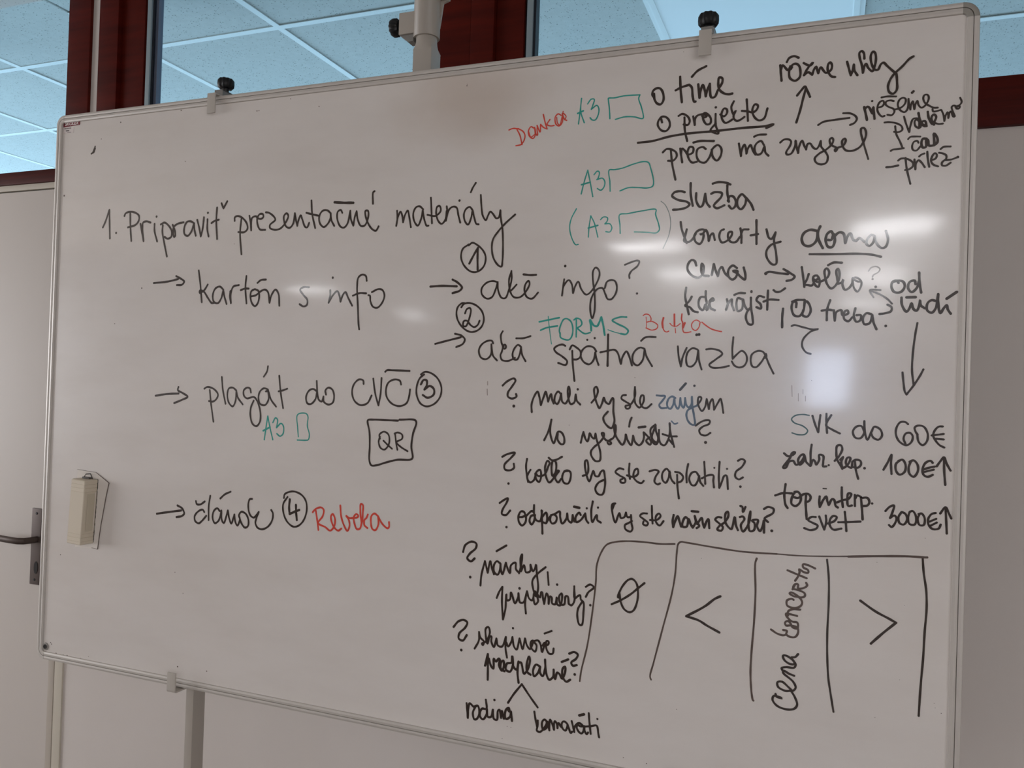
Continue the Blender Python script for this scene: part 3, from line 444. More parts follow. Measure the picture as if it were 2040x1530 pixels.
čas|black|26:17117,19095 17145,19125 17213,19125 17276,19119;26:17254,19030 17239,19058 17196,19050 17173,18998 17184,18932 17228,18918 17284,18979;34:17359,19080 17311,19084 17293,19021 17314,18955 17352,18962 17359,19070 17379,19057 17390,18981 17429,18973 17457,18986 17455,19083 17453,19148 17498,19080 17499,19015 17457,18976;28:16890,18939 16914,18955 16983,18959 17061,18966
- príležitosti (prílež)|black|31:16837,18702 16911,18703 16994,18717;28:16992,18789 17026,18814 17104,18808 17184,18749 17190,18694 17147,18654 17089,18642;28:17089,18820 17108,18667 17162,18436;28:17207,18790 17214,18714 17223,18643 17223,18643 17228,18724 17261,18775 17300,18740 17345,18667;28:17269,18829 17297,18854 17335,18867;28:17373,18891 17381,18788 17403,18668;28:17429,18763 17481,18781 17499,18833 17474,18862 17442,18827 17425,18753 17455,18697 17517,18666;28:17527,18863 17575,18849 17618,18819 17619,18771 17568,18721 17569,18678 17617,18670 17677,18708;27:17605,18750 17690,18755 17765,18783;@17767,18783,20;28:17544,18915 17582,18944 17671,18943
služba|black|37:13893,18503 13845,18522 13733,18513 13694,18458 13785,18388 13930,18348 13976,18305 13933,18259 13822,18232 13717,18229;37:13985,18643 13990,18474 14028,18278;37:14077,18477 14081,18356 14139,18256 14178,18270 14219,18460 14219,18460 14247,18315 14296,18248;36:14313,18455 14367,18476 14477,18454 14471,18398 14358,18261 14406,18219 14521,18260;36:14332,18614 14409,18633 14534,18617 14604,18584;36:14558,18576 14561,18457 14589,18312;36:14573,18329 14602,18399 14656,18388 14696,18306 14683,18228 14638,18199 14591,18249;36:14847,18361 14784,18420 14725,18352 14721,18242 14776,18184 14835,18252 14855,18353 14855,18353 14925,18263 14966,18166
bracketed teal A3|teal|20:12090,18329 12004,18163 11982,18011 12024,17839 12098,17721 12142,17725;20:12345,18198 12321,18013 12313,17842;20:12345,18198 12409,18077 12478,17835;27:12308,17994 12471,18032;20:12515,18126 12562,18167 12631,18154 12632,18100 12591,18052 12591,18052 12677,18048 12713,17980 12681,17914 12613,17921
teal flat rectangle in brackets|teal|21:12857,17882 12848,18024 12837,18191 12968,18204 13218,18238 13440,18247 13434,18178 13488,18012 13504,17914 13460,17870 13312,17881 13095,17898
closing bracket|greyteal|14:13518,18378 13585,18318 13663,18151 13684,17987 13657,17810 13574,17609
koncerty|black|35:13844,18026 13863,17915 13924,17751 13950,17685;35:13944,17903 13923,17799 13909,17719 13982,17700 14044,17746 14089,17825;35:14245,17867 14197,17893 14119,17872 14066,17794 14093,17696 14157,17662 14202,17724 14207,17820 14152,17814 14199,17821 14244,17883 14278,17818 14297,17705 14297,17705 14325,17800 14356,17822 14390,17717;34:14524,17879 14479,17857 14458,17763 14500,17674 14576,17695 14650,17787 14649,17834 14603,17828 14590,17758 14638,17677 14715,17674 14773,17751;34:14777,17884 14796,17765 14799,17655;34:14788,17781 14816,17859 14899,17863;34:15015,18004 15021,17819 15026,17631;34:14936,17768 15044,17784;34:15169,17852 15210,17718 15248,17701 15304,17800;33:15304,17800 15285,17669 15320,17481 15325,17311 15274,17304 15189,17408 15179,17517 15243,17608 15382,17653
doma|black|39:15947,17865 15914,17768 15938,17645 15991,17536;39:15906,17799 15805,17818 15720,17775 15687,17685 15725,17591 15812,17573 15896,17646 15913,17798;38:16134,17729 16105,17783 16049,17747 16031,17641 16069,17549 16125,17547 16158,17637 16141,17743 16108,17654 16066,17655;38:16135,17691 16217,17763 16274,17746 16305,17601 16305,17601 16331,17691 16371,17742 16415,17642 16457,17626;35:16457,17626 16497,17669 16532,17646 16568,17607;34:16702,17691 16661,17708 16608,17650 16596,17576 16638,17545 16691,17602 16702,17691 16702,17691 16732,17586 16802,17509 16855,17522 16886,17625 16856,17759;33:15808,17448 16142,17438 16504,17432 16682,17412 16798,17379
cena|black|37:14112,17319 14086,17391 14038,17409 13984,17346 13979,17250 14062,17151 14157,17125 14218,17180 14231,17292 14198,17348 14191,17293 14219,17164 14313,17146;36:14360,17161 14386,17335 14386,17335 14420,17223 14453,17143 14453,17143 14481,17254 14511,17285 14560,17188 14608,17140;36:14742,17263 14680,17304 14620,17250 14615,17140 14678,17083 14731,17121 14751,17216 14682,17217 14744,17184 14807,17120 14869,17079 14874,17150 14845,17268
arrow to koľko|black|@15178,17167,26;35:15178,17174 15225,17192 15373,17167 15505,17152;35:15438,17230 15534,17167 15601,17111 15566,17066 15487,17047
koľko|black|33:15700,17255 15720,17134 15745,16950;33:15803,17146 15780,17065 15746,16988 15792,16978 15855,16972 15889,17034 15942,17081 15923,17120 15878,17111 15866,17054 15909,16966 15946,16947 15962,17004 15951,17081 15923,17120;33:15880,17063 15926,17024 15962,17023 16015,17046 16076,17097 16091,17174 16054,17227 16028,17194 16036,17098 16070,16983 16125,16920 16177,16952 16228,17047 16238,17142 16214,17218 16193,17190 16204,17085 16220,17009;33:16220,16990 16273,17008 16293,17055 16282,16979 16319,16898 16371,16921 16413,16986 16424,17071;28:16424,17062 16426,16996 16450,16910 16490,16867 16528,16918 16543,17012 16507,17060 16454,17080 16429,17066 16482,17023 16530,17017;35:16075,17274 16150,17311 16265,17305
kde nájsť|black|35:13964,16968 13952,16831 13980,16702 14017,16541;35:14056,16822 14018,16750 13957,16678 14029,16654 14094,16589 14158,16573;35:14274,16907 14276,16812 14295,16716;35:14276,16812 14198,16812 14168,16749 14179,16653 14236,16604 14280,16700 14298,16604 14356,16747 14403,16762 14386,16794 14341,16747 14360,16635 14423,16603;34:14603,16776 14621,16697 14593,16602 14621,16697 14680,16775 14682,16696 14715,16602;34:14832,16774 14771,16790 14751,16696 14777,16586 14837,16617 14847,16774 14881,16663 14912,16616;34:14716,16841 14784,16869 14875,16867;34:14972,16882 14972,16897;34:14967,16796 14972,16647 14999,16491 15002,16381 14949,16381 14901,16475 14914,16569 14972,16647;34:15162,16801 15087,16818 15051,16756 15113,16693 15122,16623 15054,16646;33:15218,16902 15216,16739 15215,16606;33:15156,16731 15237,16762 15377,16755;33:15300,16908 15337,16880 15396,16884 15468,16933
,čo treba?|black|35:15447,16621 15439,16489 15441,16335;34:15636,16642 15634,16719 15590,16719 15571,16627 15610,16520 15683,16504 15739,16580 15756,16718 15756,16749;34:15576,16727 15633,16750 15756,16752;34:15738,16596 15733,16519 15798,16496 15846,16580 15822,16687 15778,16733 15751,16672;34:16118,16745 16080,16609 16077,16442;34:16003,16587 16094,16601 16151,16593;33:16172,16593 16190,16435 16190,16435 16208,16563 16277,16593 16293,16517 16375,16547 16360,16592 16319,16562 16322,16457 16378,16427 16432,16487;33:16470,16621 16452,16502 16489,16419 16543,16442 16548,16516 16487,16517;33:16691,16531 16623,16546 16577,16471 16600,16382 16668,16397 16705,16516 16705,16516 16722,16412 16765,16308;32:16904,16670 16959,16633 16953,16574 16880,16545 16800,16533;@16888,16357,20
big hook|black|28:15579,16354 15615,16369 15745,16336 15890,16302 15961,16309 15862,16275 15750,16152 15739,16045 15799,15954 15864,15932
question mark under glare|lightink|19:16634,17172 16673,17223 16741,17236 16789,17198 16770,17154 16704,17111 16691,17081;@16694,17051,16
od ľudí|black|35:17043,16989 17015,17023 16963,17002 16951,16928 16993,16854 17073,16853 17124,16925 17109,16999 17055,17022 16976,17009;35:17310,17134 17320,16981 17344,16842;35:17268,16967 17254,17018 17189,16998 17171,16910 17219,16851 17283,16908 17313,17010;35:17088,16772 17098,16661 17160,16565 17204,16631 17223,16690 17251,16602 17291,16579 17328,16674 17333,16732 17342,16659 17395,16615;34:17548,16716 17483,16731 17432,16688 17428,16586 17488,16549 17538,16614 17565,16817 17565,16817 17568,16686 17598,16542 17641,16614 17678,16657 17692,16599 17732,16534;38:17155,16775 17273,16777;37:17676,16750 17801,16845
small arrow between ľudí and koľko|black|27:16964,16684 16902,16752 16792,16827 16662,16881;27:16712,16783 16662,16888 16804,16886;@16739,16936,20
question mark before mali|black|36:10856,15314 10935,15386 11063,15441 11092,15407 11031,15302 10960,15195 10962,15126 11038,15093 11121,15131 11110,15174;@11076,14965,27
mali|black|35:11409,14874 11401,15002 11442,15141 11503,15229 11532,15161 11570,15000 11570,15000 11623,15164 11647,15233 11677,15149 11698,15064 11698,15064 11748,15194 11769,15101 11798,15034;34:11926,15191 11871,15240 11820,15171 11815,15068 11861,15028 11903,15105 11926,15208 11926,15208 11948,15073 12002,15041 12069,15162 12074,15280 12055,15330 12039,15262 12062,15111 12100,15036 12160,15064 12182,15199 12182,15199 12203,15099 12266,15034;@12214,15288,21
by|black|34:12460,15074 12539,15177 12562,15278 12534,15341 12500,15310 12513,15176 12561,15044 12597,14987 12645,15081 12668,15165 12696,15099 12757,15060 12797,15136 12813,15161 12827,15153 12837,14938 12859,14774 12812,14664 12708,14734 12670,14832 12744,14935
ste|black|31:13039,15218 12980,15208 12965,15158 13034,15111 13110,15064 13104,15006 13054,14996 13036,15037 13119,15065 13189,15198 13184,15354 13184,15354 13181,15198 13201,15084 13270,15021 13333,15121 13329,15219 13296,15218 13275,15119 13319,15031 13385,15017 13465,15085
to|black|35:11649,14405 11724,14571 11768,14760 11768,14760 11750,14589 11773,14454 11821,14363 11862,14476 11894,14562 11948,14556 12004,14466 11999,14364 11955,14353 11890,14426 11886,14545
vyslúšať|black|34:12296,14396 12318,14501 12337,14578 12337,14578 12377,14463 12410,14423 12433,14493 12445,14563 12490,14496 12527,14477 12545,14561 12545,14561 12570,14459 12616,14337 12641,14229 12631,14118 12560,14107 12486,14192 12477,14261 12524,14332 12621,14420 12688,14520 12687,14575 12651,14573 12674,14519 12733,14460 12782,14449 12818,14417 12784,14395 12755,14427 12789,14463 12857,14515 12888,14653 12878,14721 12859,14679 12884,14557 12942,14464 13007,14400 13046,14470 13057,14572 13057,14572 13095,14472 13152,14401 13170,14476 13177,14558 13177,14558 13219,14452 13282,14408 13335,14458 13359,14554 13351,14621;33:13351,14621 13421,14557 13477,14479 13465,14425 13424,14449 13396,14488 13448,14545;33:13536,14757 13553,14644 13589,14552 13572,14471 13517,14494 13467,14599 13464,14680 13516,14736 13543,14751 13488,14560 13518,14454 13559,14436 13598,14499;32:13599,14673 13603,14539 13640,14447 13694,14430 13745,14506 13774,14628 13767,14788 13767,14788 13780,14655 13817,14523 13851,14412;32:13659,14609 13769,14581 13888,14583;32:13757,14534 13826,14457;33:13108,14704 13119,14786 13145,14852;37:13266,14698 13375,14716
caron over t|bluegrey|23:13796,14823 13848,14780 13893,14797
záujem|bluegrey|31:13544,15229 13611,15224 13682,15221 13634,15138 13590,15075 13617,15030 13709,15033;31:13846,15196 13794,15220 13744,15187 13716,15110 13729,15044 13770,15020 13809,15073 13831,15185 13831,15185 13844,15094 13891,15025 13915,15076 13926,15198 13926,15198 13944,15098 13981,15043 13999,15120 14001,15201 14001,15201 14019,15101 14061,15052 14100,15093 14108,15225 14108,15225 14120,15074 14149,14924 14164,14784 14119,14782 14057,14839 14029,14939 14052,15011 14121,15054 14189,15087
záujem ending|black|29:14189,15087 14255,15189 14249,15224 14215,15223 14202,15167 14214,15087 14271,15004 14318,15071 14339,15197 14339,15197 14361,15113 14378,15038 14378,15038 14395,15144 14427,15200 14449,15116 14457,15031 14457,15031 14512,15138 14554,15209 14575,15140 14602,14987;36:13917,15330 14004,15434;@14142,15401,20
question mark under zaujem|black|30:14181,14768 14242,14818 14319,14857 14397,14857 14391,14809 14291,14757 14238,14699 14263,14636 14342,14620 14411,14664;@14342,14510,25
long down arrow|black|29:17306,16400 17281,16222 17257,15944 17254,15696 17279,15507;29:17129,15678 17147,15518 17166,15401 17190,15358 17190,15358 17279,15492 17354,15625 17401,15728
S of SVK|tealblack|20:15868,15000 15782,15011 15667,14988 15618,14933 15656,14881 15787,14833 15853,14768 15819,14713 15719,14701 15631,14724
VK do|black|31:15915,14996 15957,14864 16003,14752 16003,14752 16014,14882 16027,15011;31:16111,15034 16115,14886 16127,14748;31:16179,15017 16126,14917 16113,14856 16199,14800 16305,14748;30:16642,14791 16598,14871 16530,14860 16484,14783 16521,14696 16589,14692 16635,14761 16637,14947 16637,14947 16648,14791 16685,14674 16737,14795 16775,14871 16857,14831 16880,14743 16834,14682 16766,14708 16730,14780
60€|black|29:17221,14928 17187,14956 17121,14953 17070,14870 17066,14767 17115,14667 17209,14621 17273,14676 17284,14764 17244,14805 17192,14788 17167,14714 17195,14642;29:17349,14781 17322,14824 17308,14881 17346,14912 17425,14901 17479,14802 17469,14686 17418,14633 17365,14680 17343,14796;29:17670,14915 17618,14910 17568,14850 17551,14777 17585,14706 17638,14644 17696,14615;29:17531,14779 17608,14794 17685,14809;28:17584,14735 17687,14729
faint tick marks beside SVK|grey|9:15608,15446 15616,15277;9:15704,15326 15707,15212;9:15769,15389 15771,15321;9:15807,15291 15809,15215
question mark before koľko by ste|black|36:10893,14079 10979,14127 11127,14162 11056,14071 10939,13942 10951,13865 11045,13854 11117,13902 11111,13970;@11025,13625,23
koľko by|black|35:11351,14071 11337,13950 11362,13763 11383,13678;35:11421,13887 11378,13815 11362,13745 11420,13672 11491,13720 11532,13860 11594,13898 11616,13780 11583,13692 11536,13723 11514,13841 11561,13793 11669,13818 11736,13958 11760,14028 11723,14060 11682,13955 11706,13786 11763,13696 11832,13761 11880,13917 11867,14052 11822,14066 11798,13979 11822,13811 11899,13901 11934,13903 11883,13832 11867,13780 11923,13708 11974,13771;34:12093,13914 12023,13892 11991,13789 12030,13707 12100,13703 12141,13816 12129,13899 12067,13920 12023,13901;35:11740,14112 11804,14073 11875,14086 11976,14143;34:12349,13847 12426,13885 12439,14020 12410,14110 12384,14100 12399,13917 12465,13763 12504,13874 12528,13942 12565,13861 12617,13857 12657,13934 12699,13962 12728,13856 12733,13690 12695,13563 12618,13566 12572,13645 12620,13749 12712,13805
ste (second line)|black|33:13036,14000 12968,14012 12903,13950 12972,13897 13066,13846 13068,13789 13001,13784 12991,13824 13024,13843;33:13133,14100 13129,13965 13149,13852;33:13097,13906 13206,13888 13279,13942 13268,14023 13227,14004 13206,13888 13275,13812 13341,13797 13376,13835
zaplatili?|black|32:13466,13996 13563,14026 13613,14005 13567,13913 13553,13831 13603,13794 13643,13813;32:13799,13993 13741,14054 13678,13985 13682,13872 13732,13828 13777,13911 13790,14025 13791,13993 13827,13883 13876,13830;32:13912,13969 13923,13777 13951,13595;32:13879,14015 13951,14003 14008,13943 13986,13878 13916,13841;32:14081,14153 14059,14011 14066,13859;32:14252,13976 14203,14036 14141,14016 14104,13918 14146,13825 14194,13821 14239,13895 14260,13976 14260,13976 14278,13882 14327,13822;31:14331,14203 14344,14045 14357,13856;31:14300,13939 14392,13993 14477,13999 14480,13912 14493,13811;@14489,14118,16;31:14568,14218 14562,13981 14575,13809 14575,13809 14611,13906 14646,14002 14677,14012 14706,13802;@14684,14115,17;31:14845,14251 14904,14282 14950,14257 14908,14161 14820,14077 14814,13998 14868,13963 14928,13998;@14894,13852,21
question mark before odporučili|black|36:10872,13277 10951,13335 11024,13372 11008,13305 10929,13160 10922,13090 10997,13079 11073,13163;@11014,12872,23
odporučili|black|37:11368,13059 11328,13159 11272,13163 11229,13081 11242,12979 11299,12924 11361,12990 11358,13092 11294,13070 11239,13065;37:11367,13093 11473,13188 11510,13157;37:11506,13290 11510,13157 11551,13041 11624,13030 11654,13203;37:11512,13123 11458,13101 11433,13013 11472,12957 11515,13020 11530,13124;37:11644,13211 11660,13016 11672,12821;37:11657,13101 11726,13183 11747,13109 11733,13005 11669,13017;36:11817,13149 11802,13063 11840,13007 11901,13037 11916,13123 11870,13162 11818,13140 11733,13005;36:11870,13162 11966,13221 11978,13129 12017,13022 12085,13104 12100,13198 12100,13198 12121,13090 12175,13053 12197,13181 12197,13181 12227,13074;36:12336,13193 12309,13232 12250,13152 12262,13069 12339,13109 12413,13225 12413,13225 12434,13118 12470,13074;35:12536,13435 12515,13275 12539,13094 12587,13181 12612,13216 12623,13134 12684,13098;@12436,13313,20;@12628,13341,20;45:12219,13321 12306,13311
by (third line)|black|33:12919,13432 12869,13420 12874,13272 12930,13120 12968,13230 12992,13282 13019,13202 13077,13223 13100,13299;33:12903,13431 12872,13337;33:13184,13265 13197,13135 13216,13039 13185,12995 13100,13028 13090,13093 13147,13131 13204,13169;33:13100,13299 13127,13227 13177,13232
ste (third line)|black|32:13447,13312 13373,13306 13333,13262 13392,13218 13468,13159 13445,13117 13387,13136 13394,13177;32:13521,13443 13529,13294 13542,13158;32:13499,13211 13605,13220 13668,13290 13642,13328 13595,13284 13598,13187 13656,13136 13718,13214
našu|black|37:13876,13324 13863,13227 13874,13131 13874,13131 13910,13247 13940,13313 13975,13220 14001,13151;37:14116,13265 14067,13308 14022,13225 14024,13153 14088,13159 14116,13281 14149,13204 14183,13151;36:14183,13151 14227,13243 14208,13336 14208,13336 14243,13244 14284,13184 14245,13149;36:14251,13213 14319,13314 14337,13236 14362,13167 14362,13167 14391,13257 14420,13307 14440,13167;36:14159,13409 14261,13408
službu?|black|34:14620,13348 14566,13351 14528,13309 14584,13258 14647,13201 14626,13144 14564,13154 14585,13203 14675,13282 14726,13381 14716,13450 14686,13424 14683,13283 14739,13202 14777,13182 14811,13325 14825,13374 14844,13250 14876,13175;34:14900,13380 14945,13392 14969,13355 14919,13257 14952,13159 15010,13234 15051,13362 15055,13479 15055,13479 15030,13314 15057,13176 15116,13197 15120,13306 15082,13341 15171,13357 15159,13263 15205,13190 15247,13286 15260,13365 15265,13172;34:14903,13552 14933,13539 14943,13462 14979,13542;33:15255,13534 15313,13570 15395,13546 15389,13484 15288,13413 15266,13388 15319,13339;@15378,13210,23
zahr. kap.|black|33:15524,14407 15583,14365 15655,14392 15683,14432 15640,14421 15613,14343 15557,14263 15516,14184 15552,14186 15600,14281 15658,14300 15702,14242 15773,14292 15813,14401 15777,14399 15729,14320 15753,14245 15802,14294 15821,14386 15821,14386 15845,14296 15903,14239;32:15916,14559 15905,14452 15910,14240 15910,14240 15943,14333 15973,14304 15988,14260 16028,14338 16026,14413 16083,14402 16086,14311 16087,14243 16130,14246;@16164,14265,17;32:16246,14336 16307,14415 16346,14522 16324,14573 16275,14563 16264,14472 16281,14353 16324,14281 16354,14223;32:16322,14356 16363,14403 16337,14327 16367,14239 16435,14303 16460,14394 16419,14392 16400,14316 16422,14272 16478,14246 16489,14336;31:16489,14336 16529,14368 16598,14358 16607,14299 16560,14251 16512,14256;31:16523,14353 16540,14220 16575,14089;@16658,14252,20
100€↑|black|32:16913,14247 16964,14351 17014,14471 17014,14471 17011,14324 17021,14193;32:17122,14390 17077,14343 17080,14241 17128,14188 17193,14233 17203,14336 17162,14407 17109,14389;32:17268,14384 17244,14295 17259,14209 17312,14169 17363,14245 17360,14346 17306,14408 17255,14383;32:17554,14387 17527,14414 17464,14382 17427,14292 17442,14206 17494,14181 17558,14214;32:17427,14278 17504,14312 17581,14334;31:17454,14251 17569,14290;31:17722,14082 17705,14267 17697,14468;31:17607,14340 17656,14422 17697,14475 17734,14384 17784,14290
top|black|34:15559,13939 15545,13772 15568,13621 15598,13578;34:15414,13755 15526,13799 15657,13804;34:15700,13830 15658,13750 15654,13643 15713,13617 15776,13683 15780,13775 15743,13833 15692,13829;34:15673,13752 15745,13742 15815,13801 15886,13814 15923,13771 15904,13709 15861,13690;34:15858,13811 15854,13690 15865,13539 15875,13434
interp.|black|34:16050,13788 16046,13705 16055,13630 16055,13630 16101,13739 16142,13795 16158,13729 16180,13670 16180,13670 16227,13764 16255,13751 16278,13663 16307,13643;20:16096,13911 16139,13911;33:16354,13946 16358,13804 16376,13656;33:16291,13717 16380,13761 16449,13782 16488,13859 16446,13863 16435,13781 16451,13677 16499,13689;33:16536,13848 16541,13685;33:16538,13789 16571,13843 16619,13825;33:16619,13825 16637,13663 16651,13494;33:16626,13810 16708,13817 16736,13760 16711,13706 16643,13693;@16774,13740,18
svet|black|32:16002,13475 15939,13469 15897,13420 15969,13381 16034,13349 16014,13302 15930,13272 15844,13294;32:16052,13487 16089,13392 16127,13297 16127,13297 16152,13413 16143,13509;32:16174,13392 16264,13437 16297,13500 16248,13511 16207,13462 16202,13372 16253,13309 16364,13334;32:16405,13587 16423,13436 16434,13303;32:16320,13424 16458,13439 16622,13461
3000€↑|black|31:16955,13645 17007,13708 17066,13735 17049,13638 17018,13548 17018,13548 17076,13589 17104,13555 17080,13465 17041,13418 17007,13444;31:17168,13648 17130,13572 17145,13486 17199,13468 17243,13538 17221,13623 17174,13649;30:17273,13657 17255,13568 17277,13483 17343,13481 17360,13592 17312,13675 17273,13657;30:17404,13639 17380,13564 17408,13480 17460,13485 17470,13587 17430,13648 17391,13638;30:17610,13671 17559,13652 17516,13576 17525,13490 17578,13438 17654,13452 17678,13511;30:17536,13542 17619,13588;30:17551,13485 17627,13535;30:17758,13390 17747,13568 17734,13760;30:17668,13668 17734,13764 17776,13685 17810,13609
question mark before návrhy|black|39:10210,12362 10248,12485 10371,12559 10459,12532 10452,12453 10340,12345 10295,12261 10365,12212 10436,12272;@10363,11937,26
návrhy,|black|36:10563,11813 10574,11993 10632,12244 10632,12244 10664,12142 10692,12049 10692,12049 10735,12255 10768,12136 10809,12036;36:10915,12239 10858,12267 10804,12192 10818,12072 10875,12035 10919,12118 10924,12240 10937,12137 10968,12054 11026,12259 11026,12259 11058,12168 11107,12087 11121,12226 11202,12278 11215,12167 11272,12114;35:11273,12105 11305,12229 11319,12350 11320,12436 11291,12365 11308,12143 11308,12143 11359,12252 11400,12136 11472,12161 11477,12273 11477,12273 11526,12167 11561,12222 11577,12284 11597,12124 11627,11889 11595,11749 11536,11878 11523,12013 11618,12143 11749,12260;36:10844,12440 11025,12557;35:11788,12179 11813,11970
pripomienky?|black|36:10876,11636 10923,11754 10976,11838 10976,11838 10976,11570 11005,11280 11005,11280 11045,11475 11048,11648 11055,11718 11068,11616 11123,11640 11137,11762 11157,11730 11217,11583 11269,11692 11275,11762 11275,11762 11308,11611 11372,11619 11429,11814 11429,11814 11400,11623 11421,11437;35:11429,11814 11470,11700 11525,11672 11574,11832 11613,11751 11634,11669 11582,11611 11550,11743 11575,11823 11668,11741 11683,11828 11701,11830 11722,11730 11743,11640 11743,11640 11782,11822 11810,11775 11824,11650 11824,11650 11846,11779 11873,11766 11886,11666 11939,11656 11962,11776 11975,11660 12028,11650 12059,11788 12048,11854 12005,11799 12036,11668 12098,11675 12120,11812 12155,11817 12177,11694;34:12177,11694 12221,11674 12271,11747 12263,11997 12263,11997 12278,11798 12337,11847 12372,11860 12383,11794 12431,11750 12436,11584 12414,11373 12371,11376 12331,11521 12344,11639 12402,11747;34:12462,12012 12538,12059 12600,12020 12508,11926 12468,11846;@12549,11718,22;@11963,11991,22;@11291,11849,25
question mark before skupinové|black|39:10074,11025 10162,11134 10267,11174 10336,11139 10301,11047 10189,10926 10182,10837 10261,10812 10335,10919;@10238,10642,26
skupinové|black|36:10492,10705 10567,10855 10566,11004 10566,11004 10594,10912 10663,10851 10646,10788 10626,10811 10700,10857 10770,11023 10739,11114 10692,11082 10697,10943 10730,10826 10773,10954 10801,10958 10804,10871 10854,10783 10896,10936 10896,10936 10928,10820 11003,10813 11071,10987 11071,10987 11069,10805 11102,10638;35:11084,10894 11114,10829 11167,10905 11191,11003 11191,11003 11225,10845 11272,10800 11321,10996 11321,10996 11352,10897 11382,10825 11421,11010 11421,11010 11461,10896 11518,10844 11567,10996 11531,10974 11535,10872 11609,10815 11633,10920 11586,10982 11657,11009 11704,10947 11735,10825 11774,10991 11749,10954;35:11740,10936 11838,10967 11845,11018 11809,11022 11804,10911 11861,10818 11923,10827 11938,10913;@11195,11155,21;35:11769,11143 11892,11202
predplatné?|black|40:10746,10646 10697,10430 10731,10531 10746,10646 10746,10646 10753,10447 10758,10205;40:10767,10571 10809,10456 10858,10411 10861,10585 10900,10539 10955,10599 10974,10584 10959,10478 11018,10401 11052,10492 11039,10577 10994,10535 10998,10432 11064,10399;39:11194,10669 11188,10565 11106,10535 11091,10429 11166,10407 11217,10535 11203,10670 11203,10670 11227,10502 11284,10459 11316,10601 11316,10601 11304,10411 11329,10243;39:11317,10584 11362,10591 11382,10542 11423,10412 11476,10471 11524,10649 11504,10714 11471,10607 11477,10454 11542,10413;38:11708,10575 11635,10598 11584,10488 11606,10398 11676,10468 11708,10575 11708,10575 11711,10474 11758,10422 11798,10555 11793,10706 11793,10706 11818,10490 11876,10381 11945,10443 11950,10561 11950,10561 11962,10462 11982,10406 12013,10521 12049,10509 12105,10434 12153,10559 12150,10642 12108,10602 12112,10469 12176,10395 12245,10439;38:12086,10711 12199,10770;38:12213,10869 12299,10907 12361,10874 12337,10804 12253,10725 12281,10679 12350,10698;@12320,10538,24
branching lines|black|37:11148,9871 11253,10043 11390,10227 11390,10227 11546,10040 11687,9885
rodina|black|39:10374,9732 10392,9604 10406,9483 10406,9483 10410,9642 10435,9742 10514,9694 10570,9721;38:10542,9699 10499,9587 10531,9479 10578,9496 10622,9608 10589,9725 10533,9706;38:10736,9854 10751,9700 10667,9686 10633,9558 10692,9507 10755,9597 10761,9702 10761,9702 10785,9567 10841,9577 10874,9704 10874,9704 10898,9552 10955,9545 10968,9702 10995,9724 11028,9592 11028,9592 11042,9715 11084,9585 11115,9745 11169,9789 11181,9722 11133,9765 11099,9690 11121,9591 11193,9638 11208,9735 11232,9576;@10896,9877,23
kamaráti|black|36:11631,9802 11651,9699 11688,9556;36:11698,9664 11696,9568 11687,9491 11739,9479 11788,9520 11847,9616 11856,9671 11821,9702 11783,9669 11774,9592 11799,9528 11849,9563 11874,9642 11867,9673;36:11873,9674 11893,9592 11908,9537 11908,9537 11905,9626 11916,9719 11940,9686 11970,9617 11989,9562 11989,9562 11986,9651 12001,9707 12036,9671 12049,9599 12049,9599 12053,9663 12068,9687 12103,9640 12138,9615;35:12224,9693 12178,9728 12140,9721 12119,9664 12143,9605 12189,9582 12215,9629 12224,9693 12224,9693 12248,9635 12283,9557 12306,9587;35:12293,9758 12318,9679 12343,9589 12343,9589 12341,9651 12377,9721 12419,9749 12464,9736 12492,9710 12443,9701 12399,9714 12384,9670 12424,9603 12469,9585 12500,9628 12513,9714 12513,9714 12521,9642 12555,9591 12581,9621;35:12582,9940 12597,9802 12625,9609;34:12535,9712 12616,9732 12723,9761 12740,9723 12753,9642 12769,9578;43:12421,9875 12501,9908;@12731,9871,18
table outline left|worn|28:12410,10441 12430,10618 12520,11047 12588,11604 12631,12106 12639,12389 12709,12612 12798,12745 12940,12803 13156,12837 13421,12847 13681,12843 13906,12865
table divider 1|worn|27:13596,10653 13578,10698 13628,10931 13756,11496 13883,12058 13929,12384 13945,12737 13962,12867 14000,12906 14095,12904 14503,12873 14961,12848 15462,12864
empty set sign|black|34:13034,11972 13011,11896 13010,11920 13080,12093 13176,12210 13242,12229 13310,12168 13340,12025 13328,11861 13275,11724 13210,11687 13125,11722 13063,11829 13033,11989;35:12910,11780 13054,11860 13217,11978 13346,12099 13441,12187
less-than sign|black|37:14641,12118 14557,12068 14407,11932 14123,11740 14123,11740 14320,11699 14447,11637 14642,11554
table divider 2|worn|30:15170,12766 15150,12690 15166,12243 15157,11779 15133,11312 15127,11002 15140,10804 15159,10653 15176,10586 15183,10583
table top line right|worn|21:15462,12864 15769,12870 16194,12903 16471,12932;32:16471,12929 16878,12977 17276,13015 17484,13022 17517,13025
table divider 3|black|29:16179,12852 16209,12593 16219,12219 16211,11769 16221,11396 16243,11101 16284,10853 16328,10608
table right edge|black|30:17459,13015 17477,12808 17516,12552 17528,12295 17511,11947 17501,11586 17479,11179 17464,10745
greater-than sign|black|35:16652,12298 16859,12166 17035,12086 17136,12037 17136,12037 16961,11857 16811,11689
